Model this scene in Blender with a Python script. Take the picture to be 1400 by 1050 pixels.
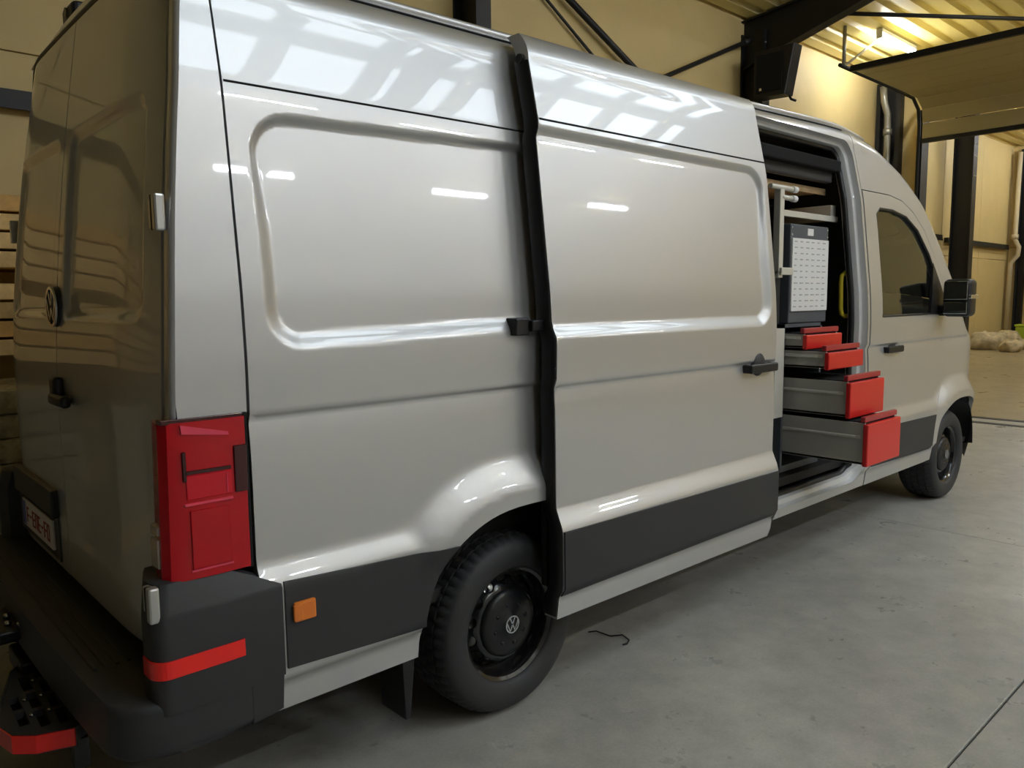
import bpy, bmesh, math, random
import numpy as np
from mathutils import Vector, Matrix
from mathutils.geometry import delaunay_2d_cdt

random.seed(4)
for o in list(bpy.data.objects):
    bpy.data.objects.remove(o, do_unlink=True)
SC = bpy.context.scene
COL = SC.collection

# ------------------------------------------------------------------ camera
# world frame: X forward along the van, Y from its near (right) side to its far side, Z up
CAM = Vector((-0.667, -2.087, 1.583))
yaw, pitch, roll, fpx = math.radians(47.57), math.radians(-6.27), math.radians(-0.61), 1066.7
fw = Vector((math.cos(yaw) * math.cos(pitch), math.sin(yaw) * math.cos(pitch), math.sin(pitch)))
rt = fw.cross(Vector((0, 0, 1))).normalized()
up = rt.cross(fw)
rt2 = math.cos(roll) * rt + math.sin(roll) * up
up2 = math.cos(roll) * up - math.sin(roll) * rt
cd = bpy.data.cameras.new('camera')
cd.sensor_width = 36.0
cd.lens = fpx / 1400 * 36.0
cd.clip_start = 0.05
cd.clip_end = 200
co = bpy.data.objects.new('camera', cd)
COL.objects.link(co)
m3 = Matrix((rt2, up2, -fw)).transposed()
co.matrix_world = Matrix.Translation(CAM) @ m3.to_4x4()
SC.camera = co

# ------------------------------------------------------------------ world and exposure
W = bpy.data.worlds.new('world')
SC.world = W
W.use_nodes = True
W.node_tree.nodes['Background'].inputs[0].default_value = (0.75, 0.85, 1.0, 1)
W.node_tree.nodes['Background'].inputs[1].default_value = 0.3
SC.view_settings.view_transform = 'Standard'
SC.view_settings.look = 'None'
SC.view_settings.gamma = 1
SC.view_settings.use_curve_mapping = False
SC.view_settings.exposure = 0.46
TUBE = 76.0       # fluorescent tubes
SKYL = 4.0        # daylight through the rooflights


# ------------------------------------------------------------------ materials
def mat(name, col, rough=0.5, metal=0.0, coat=0.0, coat_rough=0.03, spec=0.5, noise=0.0, nscale=8.0,
        bump=0.0, bscale=60.0, emit=None, estr=0.0, trans=0.0, ior=1.45, alpha=1.0):
    m = bpy.data.materials.new(name)
    m.use_nodes = True
    nt = m.node_tree
    b = nt.nodes['Principled BSDF']
    b.inputs['Base Color'].default_value = (*col, 1)
    b.inputs['Roughness'].default_value = rough
    b.inputs['Metallic'].default_value = metal
    b.inputs['Coat Weight'].default_value = coat
    b.inputs['Coat Roughness'].default_value = coat_rough
    b.inputs['Specular IOR Level'].default_value = spec
    b.inputs['Transmission Weight'].default_value = trans
    b.inputs['IOR'].default_value = ior
    b.inputs['Alpha'].default_value = alpha
    if emit:
        b.inputs['Emission Color'].default_value = (*emit, 1)
        b.inputs['Emission Strength'].default_value = estr
    tc = None
    if noise > 0 or bump > 0:
        tc = nt.nodes.new('ShaderNodeTexCoord')
    if noise > 0:
        n = nt.nodes.new('ShaderNodeTexNoise')
        n.inputs['Scale'].default_value = nscale
        n.inputs['Detail'].default_value = 6
        n.inputs['Roughness'].default_value = 0.65
        r = nt.nodes.new('ShaderNodeValToRGB')
        r.color_ramp.elements[0].position = 0.3
        r.color_ramp.elements[1].position = 0.7
        r.color_ramp.elements[0].color = (*[c * (1 - noise) for c in col], 1)
        r.color_ramp.elements[1].color = (*[min(1, c * (1 + noise)) for c in col], 1)
        nt.links.new(tc.outputs['Object'], n.inputs['Vector'])
        nt.links.new(n.outputs['Fac'], r.inputs['Fac'])
        nt.links.new(r.outputs['Color'], b.inputs['Base Color'])
    if bump > 0:
        n2 = nt.nodes.new('ShaderNodeTexNoise')
        n2.inputs['Scale'].default_value = bscale
        n2.inputs['Detail'].default_value = 3
        bp = nt.nodes.new('ShaderNodeBump')
        bp.inputs['Strength'].default_value = bump
        bp.inputs['Distance'].default_value = 0.01
        nt.links.new(tc.outputs['Object'], n2.inputs['Vector'])
        nt.links.new(n2.outputs['Fac'], bp.inputs['Height'])
        nt.links.new(bp.outputs['Normal'], b.inputs['Normal'])
    return m


def concrete(name='polished_concrete', tint=(1, 1, 1)):
    m = bpy.data.materials.new(name)
    m.use_nodes = True
    nt = m.node_tree
    L = nt.links.new
    b = nt.nodes['Principled BSDF']
    tc = nt.nodes.new('ShaderNodeTexCoord')

    def nz(scale, det, ro):
        n = nt.nodes.new('ShaderNodeTexNoise')
        n.inputs['Scale'].default_value = scale
        n.inputs['Detail'].default_value = det
        n.inputs['Roughness'].default_value = ro
        L(tc.outputs['Object'], n.inputs['Vector'])
        return n
    def ramp(n, p0, c0, p1, c1):
        r = nt.nodes.new('ShaderNodeValToRGB')
        r.color_ramp.elements[0].position = p0
        r.color_ramp.elements[1].position = p1
        r.color_ramp.elements[0].color = (*c0, 1)
        r.color_ramp.elements[1].color = (*c1, 1)
        L(n.outputs['Fac'], r.inputs['Fac'])
        return r
    def mul(a, c, f=1.0):
        x = nt.nodes.new('ShaderNodeMixRGB')
        x.blend_type = 'MULTIPLY'
        x.inputs[0].default_value = f
        L(a, x.inputs[1])
        L(c, x.inputs[2])
        return x.outputs[0]
    r1 = ramp(nz(0.7, 5, 0.6), 0.3, (0.35, 0.342, 0.315), 0.72, (0.50, 0.485, 0.43))
    r2 = ramp(nz(5.0, 8, 0.7), 0.35, (0.80, 0.80, 0.80), 0.65, (1.05, 1.05, 1.03))
    r3 = ramp(nz(13.0, 2, 0.5), 0.27, (0.62, 0.61, 0.58), 0.33, (1, 1, 1))
    r4 = ramp(nz(90.0, 3, 0.6), 0.3, (0.9, 0.9, 0.9), 0.7, (1.04, 1.04, 1.04))
    c = mul(mul(mul(r1.outputs[0], r2.outputs[0]), r3.outputs[0], 0.7), r4.outputs[0])
    tn = nt.nodes.new('ShaderNodeRGB')
    tn.outputs[0].default_value = (*tint, 1)
    c = mul(c, tn.outputs[0])
    L(c, b.inputs['Base Color'])
    rr = ramp(nz(2.2, 6, 0.7), 0.3, (0.24, 0.24, 0.24), 0.7, (0.42, 0.42, 0.42))
    L(rr.outputs[0], b.inputs['Roughness'])
    b.inputs['Specular IOR Level'].default_value = 0.45
    return m


M = {}
M['paint'] = mat('silver_paint', (0.585, 0.585, 0.578), rough=0.37, metal=0.58, coat=1.0, coat_rough=0.025)
M['inner_paint'] = mat('silver_frame_paint', (0.62, 0.62, 0.61), rough=0.4, metal=0.0, coat=0.6, coat_rough=0.06)
M['plastic'] = mat('charcoal_plastic', (0.034, 0.034, 0.036), rough=0.52, bump=0.05, bscale=500)
M['black'] = mat('black_plastic', (0.012, 0.012, 0.013), rough=0.38)
M['gap'] = mat('dark_gap', (0.02, 0.02, 0.02), rough=0.9, spec=0.1)
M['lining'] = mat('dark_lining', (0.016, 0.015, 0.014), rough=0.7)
M['rubber'] = mat('tyre_rubber', (0.032, 0.032, 0.033), rough=0.58, bump=0.08, bscale=300)
M['rim'] = mat('black_steel_rim', (0.010, 0.010, 0.011), rough=0.22, coat=0.6)
M['hubcap'] = mat('hub_cap_black', (0.012, 0.012, 0.013), rough=0.35)
M['steel'] = mat('bare_steel', (0.55, 0.56, 0.57), rough=0.25, metal=1.0)
M['chrome'] = mat('chrome', (0.75, 0.75, 0.76), rough=0.12, metal=1.0)
M['zinc'] = mat('zinc_hinge', (0.62, 0.62, 0.60), rough=0.28, metal=0.8, coat=0.5)
M['emblem'] = mat('emblem_silver', (0.55, 0.56, 0.58), rough=0.25, metal=0.6)
M['red_lens'] = mat('red_lens', (0.48, 0.0015, 0.008), rough=0.2, spec=0.3, coat=0.5, coat_rough=0.03)
M['red_bright'] = mat('red_lens_rib', (0.60, 0.004, 0.018), rough=0.2, spec=0.3, coat=0.5)
M['red_dark'] = mat('red_lens_dark', (0.045, 0.001, 0.003), rough=0.2, coat=0.4)
M['pink_lens'] = mat('red_lens_pale', (0.78, 0.05, 0.10), rough=0.25, coat=0.5)
M['clear_lens'] = mat('clear_lens', (0.42, 0.36, 0.32), rough=0.15, coat=1.0)
M['red_refl'] = mat('red_reflector', (0.95, 0.012, 0.008), rough=0.3, coat=0.7)
M['red_drawer'] = mat('red_drawer_plastic', (0.70, 0.018, 0.016), rough=0.35, coat=0.3)
M['red_drawer_lip'] = mat('red_drawer_lip', (0.42, 0.03, 0.035), rough=0.35, coat=0.3)
M['drawer_side'] = mat('grey_drawer_metal', (0.50, 0.48, 0.43), rough=0.35, metal=0.15)
M['amber'] = mat('amber_lens', (0.80, 0.20, 0.01), rough=0.2, coat=1.0)
M['yellow'] = mat('yellow_paint', (0.72, 0.56, 0.03), rough=0.4, coat=0.3)
M['plate'] = mat('plate_white', (0.80, 0.74, 0.72), rough=0.4)
M['plate_red'] = mat('plate_letter_red', (0.35, 0.05, 0.06), rough=0.5)
M['plate_blue'] = mat('plate_blue', (0.10, 0.13, 0.45), rough=0.4)
M['board'] = mat('white_label_board', (0.78, 0.77, 0.74), rough=0.5)
M['board_frame'] = mat('slate_grey_frame', (0.085, 0.092, 0.105), rough=0.5)
M['print'] = mat('grey_print', (0.42, 0.41, 0.40), rough=0.6)
M['alu'] = mat('pale_aluminium', (0.72, 0.69, 0.60), rough=0.35, metal=0.25)
M['ply'] = mat('plywood', (0.55, 0.38, 0.20), rough=0.55, noise=0.2, nscale=14)
M['wood'] = mat('sawn_timber', (0.72, 0.41, 0.12), rough=0.6, noise=0.22, nscale=9)
M['wood2'] = mat('sawn_timber_pale', (0.76, 0.50, 0.19), rough=0.6, noise=0.2, nscale=9)
M['wrap'] = mat('stretch_wrap', (0.42, 0.38, 0.26), rough=0.22, noise=0.4, nscale=16, bump=0.9, bscale=14)
M['wall'] = mat('cream_wall_panel', (0.62, 0.475, 0.205), rough=0.55, noise=0.05, nscale=1.2)
M['right_wall'] = mat('pale_wall_panel', (0.66, 0.64, 0.60), rough=0.6, noise=0.05, nscale=1.2)
M['back_wall'] = mat('dark_back_wall', (0.16, 0.15, 0.13), rough=0.8, noise=0.15, nscale=3)  # unseen wall, coloured dark to cut the bounce onto the rear doors
M['ceil'] = mat('cream_roof_sheet', (0.70, 0.58, 0.22), rough=0.38)
M['steel_black'] = mat('black_steel', (0.010, 0.010, 0.010), rough=0.5)
M['door_panel'] = mat('sectional_door_panel', (0.42, 0.36, 0.19), rough=0.45)
M['galv'] = mat('galvanised_steel', (0.40, 0.38, 0.30), rough=0.4, metal=0.6)
M['pipe'] = mat('cream_pipe', (0.62, 0.52, 0.32), rough=0.4)
M['floor'] = concrete()
M['floor_far'] = concrete('brown_concrete', (0.95, 0.78, 0.45))
M['joint'] = mat('floor_joint', (0.05, 0.046, 0.035), rough=0.8)
M['tube'] = mat('tube_light', (1, 1, 1), emit=(0.86, 0.91, 1.0), estr=TUBE)
M['tube_house'] = mat('tube_housing', (0.75, 0.74, 0.70), rough=0.4)
M['skyl'] = mat('rooflight_sheet', (0.9, 0.9, 0.9), emit=(0.78, 0.89, 1.0), estr=SKYL)
M['glass'] = mat('tinted_glass', (0.90, 0.96, 0.92), rough=0.0, trans=1.0, ior=1.45)
M['mirror'] = mat('mirror_glass', (0.55, 0.57, 0.55), rough=0.02, metal=1.0)
M['seat'] = mat('seat_fabric', (0.03, 0.03, 0.035), rough=0.9)
M['green'] = mat('lime_plastic', (0.45, 0.55, 0.04), rough=0.5)
M['cloth'] = mat('pale_cloth', (0.52, 0.42, 0.24), rough=0.8, noise=0.35, nscale=7)
M['screen'] = mat('dark_poster', (0.07, 0.035, 0.04), rough=0.4)


# ------------------------------------------------------------------ object helpers
def tag(o, label=None, cat=None, group=None, kind=None):
    if label: o['label'] = label
    if cat: o['category'] = cat
    if group: o['group'] = group
    if kind: o['kind'] = kind
    return o


def empty(name, loc, label, cat, group=None):
    o = bpy.data.objects.new(name, None)
    COL.objects.link(o)
    o.location = loc
    o.empty_display_size = 0.1
    return tag(o, label, cat, group)


def link(name, me, m, parent=None):
    o = bpy.data.objects.new(name, me)
    COL.objects.link(o)
    if m is not None and not me.materials:
        me.materials.append(M[m] if isinstance(m, str) else m)
    if parent is not None:
        o.parent = parent
        if parent.type == 'EMPTY':
            o.matrix_parent_inverse = Matrix.Translation(-parent.location)
    return o


class MB:
    """collects primitive shapes into one bmesh"""
    def __init__(self):
        self.bm = bmesh.new()

    def box(self, x0, x1, y0, y1, z0, z1, bev=0.0, seg=2, M4=None):
        r = bmesh.ops.create_cube(self.bm, size=1.0)
        vs = r['verts']
        for v in vs:
            v.co = Vector(((x0 + x1) / 2 + v.co.x * (x1 - x0), (y0 + y1) / 2 + v.co.y * (y1 - y0), (z0 + z1) / 2 + v.co.z * (z1 - z0)))
        if bev > 0:
            es = list({e for v in vs for e in v.link_edges})
            rr = bmesh.ops.bevel(self.bm, geom=es, offset=bev, segments=seg, affect='EDGES', profile=0.5)
            vs = list({v for f in rr['faces'] for v in f.verts} | {v for v in vs if v.is_valid})
        if M4 is not None:
            bmesh.ops.transform(self.bm, matrix=M4, verts=vs)
        return self

    def tube(self, pts, r, seg=10, cap=True):
        pts = [Vector(p) for p in pts]
        rings = []
        n = len(pts)
        ref = None
        for i, p in enumerate(pts):
            d = (pts[min(i + 1, n - 1)] - pts[max(i - 1, 0)]).normalized()
            if ref is None:
                ref = Vector((0, 0, 1)) if abs(d.z) < 0.9 else Vector((1, 0, 0))
            a = d.cross(ref).normalized()
            b = a.cross(d).normalized()
            ref = b
            rr = r[i] if isinstance(r, (list, tuple)) else r
            rings.append([self.bm.verts.new(p + rr * (math.cos(t) * a + math.sin(t) * b)) for t in [2 * math.pi * k / seg for k in range(seg)]])
        for i in range(n - 1):
            for k in range(seg):
                f = self.bm.faces.new((rings[i][k], rings[i][(k + 1) % seg], rings[i + 1][(k + 1) % seg], rings[i + 1][k]))
                f.smooth = True
        if cap:
            self.bm.faces.new(rings[0][::-1])
            self.bm.faces.new(rings[-1])
        return self

    def lathe(self, prof, seg=48, axis='y', c=(0, 0, 0), rmod=None):
        """prof: list of (radius, along)"""
        rings = []
        for j, (r, a) in enumerate(prof):
            ring = []
            for k in range(seg):
                t = 2 * math.pi * k / seg
                q = r if rmod is None else rmod(j, k, r)
                if axis == 'y': p = (c[0] + q * math.cos(t), c[1] + a, c[2] + q * math.sin(t))
                elif axis == 'x': p = (c[0] + a, c[1] + q * math.cos(t), c[2] + q * math.sin(t))
                else: p = (c[0] + q * math.cos(t), c[1] + q * math.sin(t), c[2] + a)
                ring.append(self.bm.verts.new(p))
            rings.append(ring)
        for j in range(len(prof) - 1):
            for k in range(seg):
                f = self.bm.faces.new((rings[j][k], rings[j][(k + 1) % seg], rings[j + 1][(k + 1) % seg], rings[j + 1][k]))
                f.smooth = True
        if prof[0][0] > 1e-5: self.bm.faces.new(rings[0])
        if prof[-1][0] > 1e-5: self.bm.faces.new(rings[-1])
        return self

    def prism(self, poly, axis, a0, a1, bev=0.0, seg=2):
        """poly: 2D outline; extruded along axis from a0 to a1"""
        def P(p, a):
            if axis == 'z': return (p[0], p[1], a)
            if axis == 'y': return (p[0], a, p[1])
            return (a, p[0], p[1])
        A = [self.bm.verts.new(P(p, a0)) for p in poly]
        B = [self.bm.verts.new(P(p, a1)) for p in poly]
        fs = [self.bm.faces.new(A[::-1]), self.bm.faces.new(B)]
        n = len(poly)
        for i in range(n):
            fs.append(self.bm.faces.new((A[i], A[(i + 1) % n], B[(i + 1) % n], B[i])))
        if bev > 0:
            es = [e for f in fs[:2] for e in f.edges]
            bmesh.ops.bevel(self.bm, geom=es, offset=bev, segments=seg, affect='EDGES', profile=0.5)
        return self

    def grid(self, f, nu, nv):
        V = [[self.bm.verts.new(f(i / nu, j / nv)) for j in range(nv + 1)] for i in range(nu + 1)]
        for i in range(nu):
            for j in range(nv):
                q = self.bm.faces.new((V[i][j], V[i + 1][j], V[i + 1][j + 1], V[i][j + 1]))
                q.smooth = True
        return self

    def done(self, name, m, parent=None, smooth_angle=None):
        bmesh.ops.recalc_face_normals(self.bm, faces=self.bm.faces)
        me = bpy.data.meshes.new(name)
        if smooth_angle:
            for f in self.bm.faces: f.smooth = True
            for e in self.bm.edges:
                if len(e.link_faces) == 2 and e.calc_face_angle(0) > math.radians(smooth_angle): e.smooth = False
        self.bm.to_mesh(me)
        self.bm.free()
        return link(name, me, m, parent)


def bx(name, d, m, parent=None, bev=0.0):
    return MB().box(*d, bev=bev).done(name, m, parent)


def inpoly(P, poly):
    x, y = P[:, 0], P[:, 1]
    c = np.zeros(len(P), bool)
    q = np.asarray(poly)
    a, b = q, np.roll(q, -1, 0)
    for (x0, y0), (x1, y1) in zip(a, b):
        if y0 == y1: continue
        c ^= ((y0 > y) != (y1 > y)) & (x < (x1 - x0) * (y - y0) / (y1 - y0) + x0)
    return c


def resample(poly, step):
    out = []
    n = len(poly)
    for i in range(n):
        a, b = np.array(poly[i], float), np.array(poly[(i + 1) % n], float)
        k = max(1, int(round(np.linalg.norm(b - a) / step)))
        for t in range(k): out.append(a + (b - a) * t / k)
    return np.array(out)


def segdist(P, poly):
    d = np.full(len(P), 1e9)
    q = np.asarray(poly)
    for a, b in zip(q, np.roll(q, -1, 0)):
        ab = b - a
        t = np.clip(((P - a) @ ab) / max(ab @ ab, 1e-12), 0, 1)
        d = np.minimum(d, np.linalg.norm(P - a - t[:, None] * ab, axis=1))
    return d


def panel(name, outer, holes, surf, out, m, parent, us, vs, step=0.03, rim=None, back=None, gap=None):
    """Sheet-metal panel: outline + holes in (u,v), lifted to 3D by surf(u,v) with analytic normals.
    out: reference outward direction; rim: vector the edges are folded by; back: closes the inside."""
    loops = [resample(outer, step)] + [resample(h, step) for h in holes]
    pts = np.concatenate(loops)
    edges = []
    o = 0
    for l in loops:
        n = len(l)
        edges += [(o + i, o + (i + 1) % n) for i in range(n)]
        o += n
    U, V = np.meshgrid(us, vs, indexing='ij')
    G = np.stack([U.ravel(), V.ravel()], -1)
    keep = inpoly(G, loops[0])
    for h in loops[1:]: keep &= ~inpoly(G, h)
    G = G[keep]
    for l in loops: G = G[segdist(G, l) > 0.008]
    allp = np.concatenate([pts, G])
    r = delaunay_2d_cdt([Vector(p) for p in allp], edges, [], 0, 1e-6)
    vc = np.array([[v.x, v.y] for v in r[0]])
    T = np.array([f for f in r[2] if len(f) == 3])
    ce = vc[T].mean(1)
    k = inpoly(ce, loops[0])
    for h in loops[1:]: k &= ~inpoly(ce, h)
    T = T[k]
    P = surf(vc[:, 0], vc[:, 1])
    e = 0.002
    du = surf(vc[:, 0] + e, vc[:, 1]) - surf(vc[:, 0] - e, vc[:, 1])
    dv = surf(vc[:, 0], vc[:, 1] + e) - surf(vc[:, 0], vc[:, 1] - e)
    N = np.cross(du, dv)
    N /= np.linalg.norm(N, axis=1)[:, None] + 1e-12
    out = np.asarray(out, float)
    if out.ndim == 1: s = np.sign(N @ out)
    N = N * np.where(s == 0, 1, s)[:, None]
    fn = np.cross(P[T[:, 1]] - P[T[:, 0]], P[T[:, 2]] - P[T[:, 0]])
    fl = (fn * N[T].mean(1)).sum(1) < 0
    T[fl] = T[fl][:, ::-1]
    verts = [tuple(p) for p in P]
    faces = [tuple(int(i) for i in t) for t in T]
    ln = [tuple(N[i]) for t in T for i in t]
    if rim is not None:
        rv = np.asarray(rim, float)
        for li, l in enumerate(loops):
            A = surf(l[:, 0], l[:, 1])
            n = len(l)
            cen = l.mean(0)
            b = len(verts)
            verts += [tuple(p) for p in A] + [tuple(p + rv) for p in A]
            for i in range(n):
                j = (i + 1) % n
                f = [b + i, b + j, b + n + j, b + n + i]
                nn = np.cross(A[j] - A[i], rv)
                ln_ = np.linalg.norm(nn)
                if ln_ < 1e-9: continue
                nn /= ln_
                mid = (l[i] + l[j]) / 2
                e2 = 0.004
                d2 = np.array([-(l[j] - l[i])[1], (l[j] - l[i])[0]])
                d2 = d2 / (np.linalg.norm(d2) + 1e-12)
                tp = np.array([mid + d2 * e2])
                inside = inpoly(tp, loops[0])[0] and not any(inpoly(tp, h)[0] for h in loops[1:])
                q = surf(tp[:, 0], tp[:, 1])[0] - (A[i] + A[j]) / 2
                if (nn @ q > 0) == bool(inside):
                    nn = -nn
                    f = f[::-1]
                faces.append(tuple(f))
                ln += [tuple(nn)] * 4
    if back is not None:
        b = len(verts)
        P2 = P + np.asarray(back, float)
        verts += [tuple(p) for p in P2]
        for t in T:
            faces.append(tuple(int(b + i) for i in t[::-1]))
            ln += [tuple(-N[i]) for i in t[::-1]]
    me = bpy.data.meshes.new(name)
    me.from_pydata(verts, [], faces)
    me.polygons.foreach_set('use_smooth', [True] * len(faces))
    me.update()
    if len(me.loops) == len(ln):
        me.normals_split_custom_set(ln)
    return link(name, me, m, parent)


def sstep(a, b, x):
    t = np.clip((x - a) / (b - a), 0, 1)
    return t * t * (3 - 2 * t)


def rrect_sd(x, z, x0, x1, z0, z1, r):
    qx = np.abs(x - (x0 + x1) / 2) - (x1 - x0) / 2 + r
    qz = np.abs(z - (z0 + z1) / 2) - (z1 - z0) / 2 + r
    return np.minimum(np.maximum(qx, qz), 0) + np.hypot(np.maximum(qx, 0), np.maximum(qz, 0)) - r


def rrect(x0, x1, z0, z1, r, n=6):
    if not isinstance(r, (list, tuple)): r = [r] * 4
    o = []
    for (cx, cz, a, q) in ((x1 - r[0], z1 - r[0], 0, r[0]), (x0 + r[1], z1 - r[1], 90, r[1]), (x0 + r[2], z0 + r[2], 180, r[2]), (x1 - r[3], z0 + r[3], 270, r[3])):
        for k in range(n + 1):
            t = math.radians(a + 90 * k / n)
            o.append((cx + q * math.cos(t), cz + q * math.sin(t)))
    return o


# ------------------------------------------------------------------ the hall (structure)
YW, XD, XE, YR, XB = 5.3, 16.85, 28.0, -14.6, -9.0
YG = -4.65                                        # ridge of the roof
def zc_(y): return 6.15 + 0.10 * (YW - max(y, YG)) - 0.10 * max(YG - y, 0)          # underside of the roof sheets


def struct(o, k='structure'):
    o['kind'] = k
    return o


fl = struct(bx('floor', (XB, XE + 4, YR, YW + 1.5, -0.3, -0.012), 'joint'))
xs = [XB, -1.06, 4.9, 9.93, 10.49, XD, 22.8, XE + 4]
ys = [YR, -7.6, -1.245, YW + 1.5]
for i in range(len(xs) - 1):
    if abs(xs[i] - 9.93) < 1e-6: continue
    for j in range(len(ys) - 1):
        g = 0.004
        s = MB().box(xs[i] + g, xs[i + 1] - g, ys[j] + g, ys[j + 1] - g, -0.1, 0.0, bev=0.003, seg=1).done('floor_slab', 'floor_far' if xs[i] > 10.4 else 'floor', fl)
s = MB().box(10.06, 10.36, YR, YW + 1.4, -0.1, -0.002).done('floor_slab', 'floor', fl)


def rail(x0):
    r = MB().box(x0, x0 + 0.13, YR + 0.3, YW - 0.05, -0.09, 0.004).done('floor_rail', 'steel_black')
    return r


for k, x0 in enumerate((9.93, 10.36)):
    tag(rail(x0), ('dark steel rail set in the concrete floor, the one closer to the van', 'dark steel rail set in the concrete floor, the one farther from the van')[k], 'floor rail')

wl = struct(bx('wall_left', (XB, XD, YW + 0.06, YW + 0.3, 0, zc_(YW) + 0.6), 'gap'))
# sandwich panels of the left wall: lower and upper course in each bay
bays = [XB, -6.2, -0.45, 5.45, 11.45, XD]
for i in range(len(bays) - 1):
    for (a, b_) in ((0.0, 1.22), (1.23, 2.39), (2.40, 3.56), (3.57, zc_(YW) + 0.4)):
        bx('wall_panel', (bays[i] + 0.004, bays[i + 1] - 0.004, YW, YW + 0.08, a, b_), 'wall', wl, bev=0.004)
wf = struct(bx('wall_left_far', (XD + 0.3, XE, YW + 0.55, YW + 0.75, 0, 8), 'gap'))
for i in range(3):
    a, b_ = [(XD + 0.3, 22.1), (22.1, 25.1), (25.1, XE)][i]
    for (z0, z1) in ((0, 2.6), (2.61, 7.5)):
        bx('wall_panel', (a + 0.006, b_ - 0.006, YW + 0.45, YW + 0.57, z0, z1), 'wall', wf, bev=0.005)
we = struct(bx('wall_end', (XE, XE + 0.2, YR, YW + 0.75, 0, 8.5), 'gap'))
for k in range(6):
    for (z0, z1) in ((0, 3.0), (3.01, 8.4)):
        y1 = YW + 0.5 - k * 3.0
        bx('wall_panel', (XE - 0.1, XE + 0.02, y1 - 2.99, y1, z0, z1), 'wall', we, bev=0.005)
wr = struct(bx('wall_right', (XB, XE, YR - 0.2, YR, 0, 9.0), 'right_wall'))
wb = struct(bx('wall_back', (XB - 0.2, XB, YR, YW + 0.3, 0, 9.0), 'back_wall'))
# wall between the two bays of the hall with the big doorway
DY0, DY1, DZ = -0.9, 4.45, 5.35
wd = struct(MB().box(XD, XD + 0.25, DY1, YW + 0.6, 0, 8.0).box(XD, XD + 0.25, YR, DY0, 0, 9.0).box(XD, XD + 0.25, DY0, DY1, DZ, 8.5).done('wall_door', 'wall'))
struct(bx('trim_1', (XD - 0.06, XD + 0.3, DY1 - 0.07, DY1 + 0.02, 0, DZ), 'steel_black'))
struct(bx('trim_2', (XD - 0.06, XD + 0.3, DY0 - 0.02, DY0 + 0.07, 0, DZ), 'steel_black'))


# corrugated roof sheets, ribs along X
def roof_sheet(name, x0, x1, y0, y1):
    P = 0.34
    prof = []
    y = y1
    while y > y0:
        for dy, dz in ((0, 0), (0.19, 0), (0.23, 0.07), (0.30, 0.07)):
            yy = y - dy
            if yy >= y0: prof.append((yy, zc_(yy) + dz))
        y -= P
    v, f = [], []
    for (yy, zz) in prof:
        v += [(x0, yy, zz), (x1, yy, zz)]
    for i in range(len(prof) - 1): f.append((2 * i, 2 * i + 1, 2 * i + 3, 2 * i + 2))
    b = len(v)
    for yy in (y0, YG, y1): v += [(x0, yy, zc_(yy) + 0.4), (x1, yy, zc_(yy) + 0.4)]
    f += [(b, b + 1, b + 3, b + 2), (b + 2, b + 3, b + 5, b + 4)]
    me = bpy.data.meshes.new(name)
    me.from_pydata(v, [], f)
    return link(name, me, 'ceil')


struct(roof_sheet('ceiling', XB, XE, YR, YW + 0.6))

# rooflights: a row of daylight panels along the hall, plus a second row added for its reflection
wn = 0
for k in range(16):
    x0 = 0.9 + (k % 8) * 1.42
    y0, y1 = ((-4.6, -3.15), (-5.7, -4.72))[k // 8]  # second row added to widen the bright reflection on the van's shoulder
    wn += 1
    fr = MB()
    v = lambda y, dz: zc_(y) - dz
    for (a, b_, c, d) in ((x0, x0 + 0.07, y0, y1), (x0 + 1.11, x0 + 1.18, y0, y1), (x0, x0 + 1.18, y0, y0 + 0.07), (x0, x0 + 1.18, y1 - 0.07, y1)):
        zz = [v(c, 0.10), v(d, 0.10), v(c, 0.0), v(d, 0.0)]
        q = [fr.bm.verts.new(p) for p in ((a, c, zz[0]), (b_, c, zz[0]), (b_, d, zz[1]), (a, d, zz[1]), (a, c, zz[2]), (b_, c, zz[2]), (b_, d, zz[3]), (a, d, zz[3]))]
        for ix in ((0, 1, 2, 3), (4, 5, 6, 7), (0, 1, 5, 4), (1, 2, 6, 5), (2, 3, 7, 6), (3, 0, 4, 7)):
            fr.bm.faces.new([q[i] for i in ix])
    f = struct(fr.done('window_%d' % wn, 'tube_house'))
    g = MB()
    q = [g.bm.verts.new(p) for p in ((x0 + .06, y0 + .06, v(y0 + .06, .05)), (x0 + 1.12, y0 + .06, v(y0 + .06, .05)), (x0 + 1.12, y1 - .06, v(y1 - .06, .05)), (x0 + .06, y1 - .06, v(y1 - .06, .05)))]
    g.bm.faces.new(q)
    g.done('pane', 'skyl', f)


# ------------------------------------------------------------------ steel frame of the hall
def ibeam_column(x, y1, name, label, w=0.22, d=0.42, z1=5.9):
    t = empty(name, (x, y1 - d / 2, 0), label, 'column')
    bx('flange', (x - w / 2, x + w / 2, y1 - d, y1 - d + 0.03, 0, z1), 'steel_black', t)
    bx('flange', (x - w / 2, x + w / 2, y1 - 0.03, y1, 0, z1), 'steel_black', t)
    bx('web', (x - 0.015, x + 0.015, y1 - d + 0.03, y1 - 0.03, 0, z1), 'steel_black', t)
    bx('base_plate', (x - w / 2 - 0.06, x + w / 2 + 0.06, y1 - d - 0.05, y1, 0, 0.03), 'steel_black', t)
    for zz in (4.6, 5.1, 5.4, 5.7):
        for s in (-1, 1):
            MB().lathe([(0.0, -0.016), (0.016, -0.014), (0.016, 0.0)], seg=6, axis='y', c=(x + s * 0.06, y1 - d, zz)).done('bolt', 'galv', t)
    return t


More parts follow.
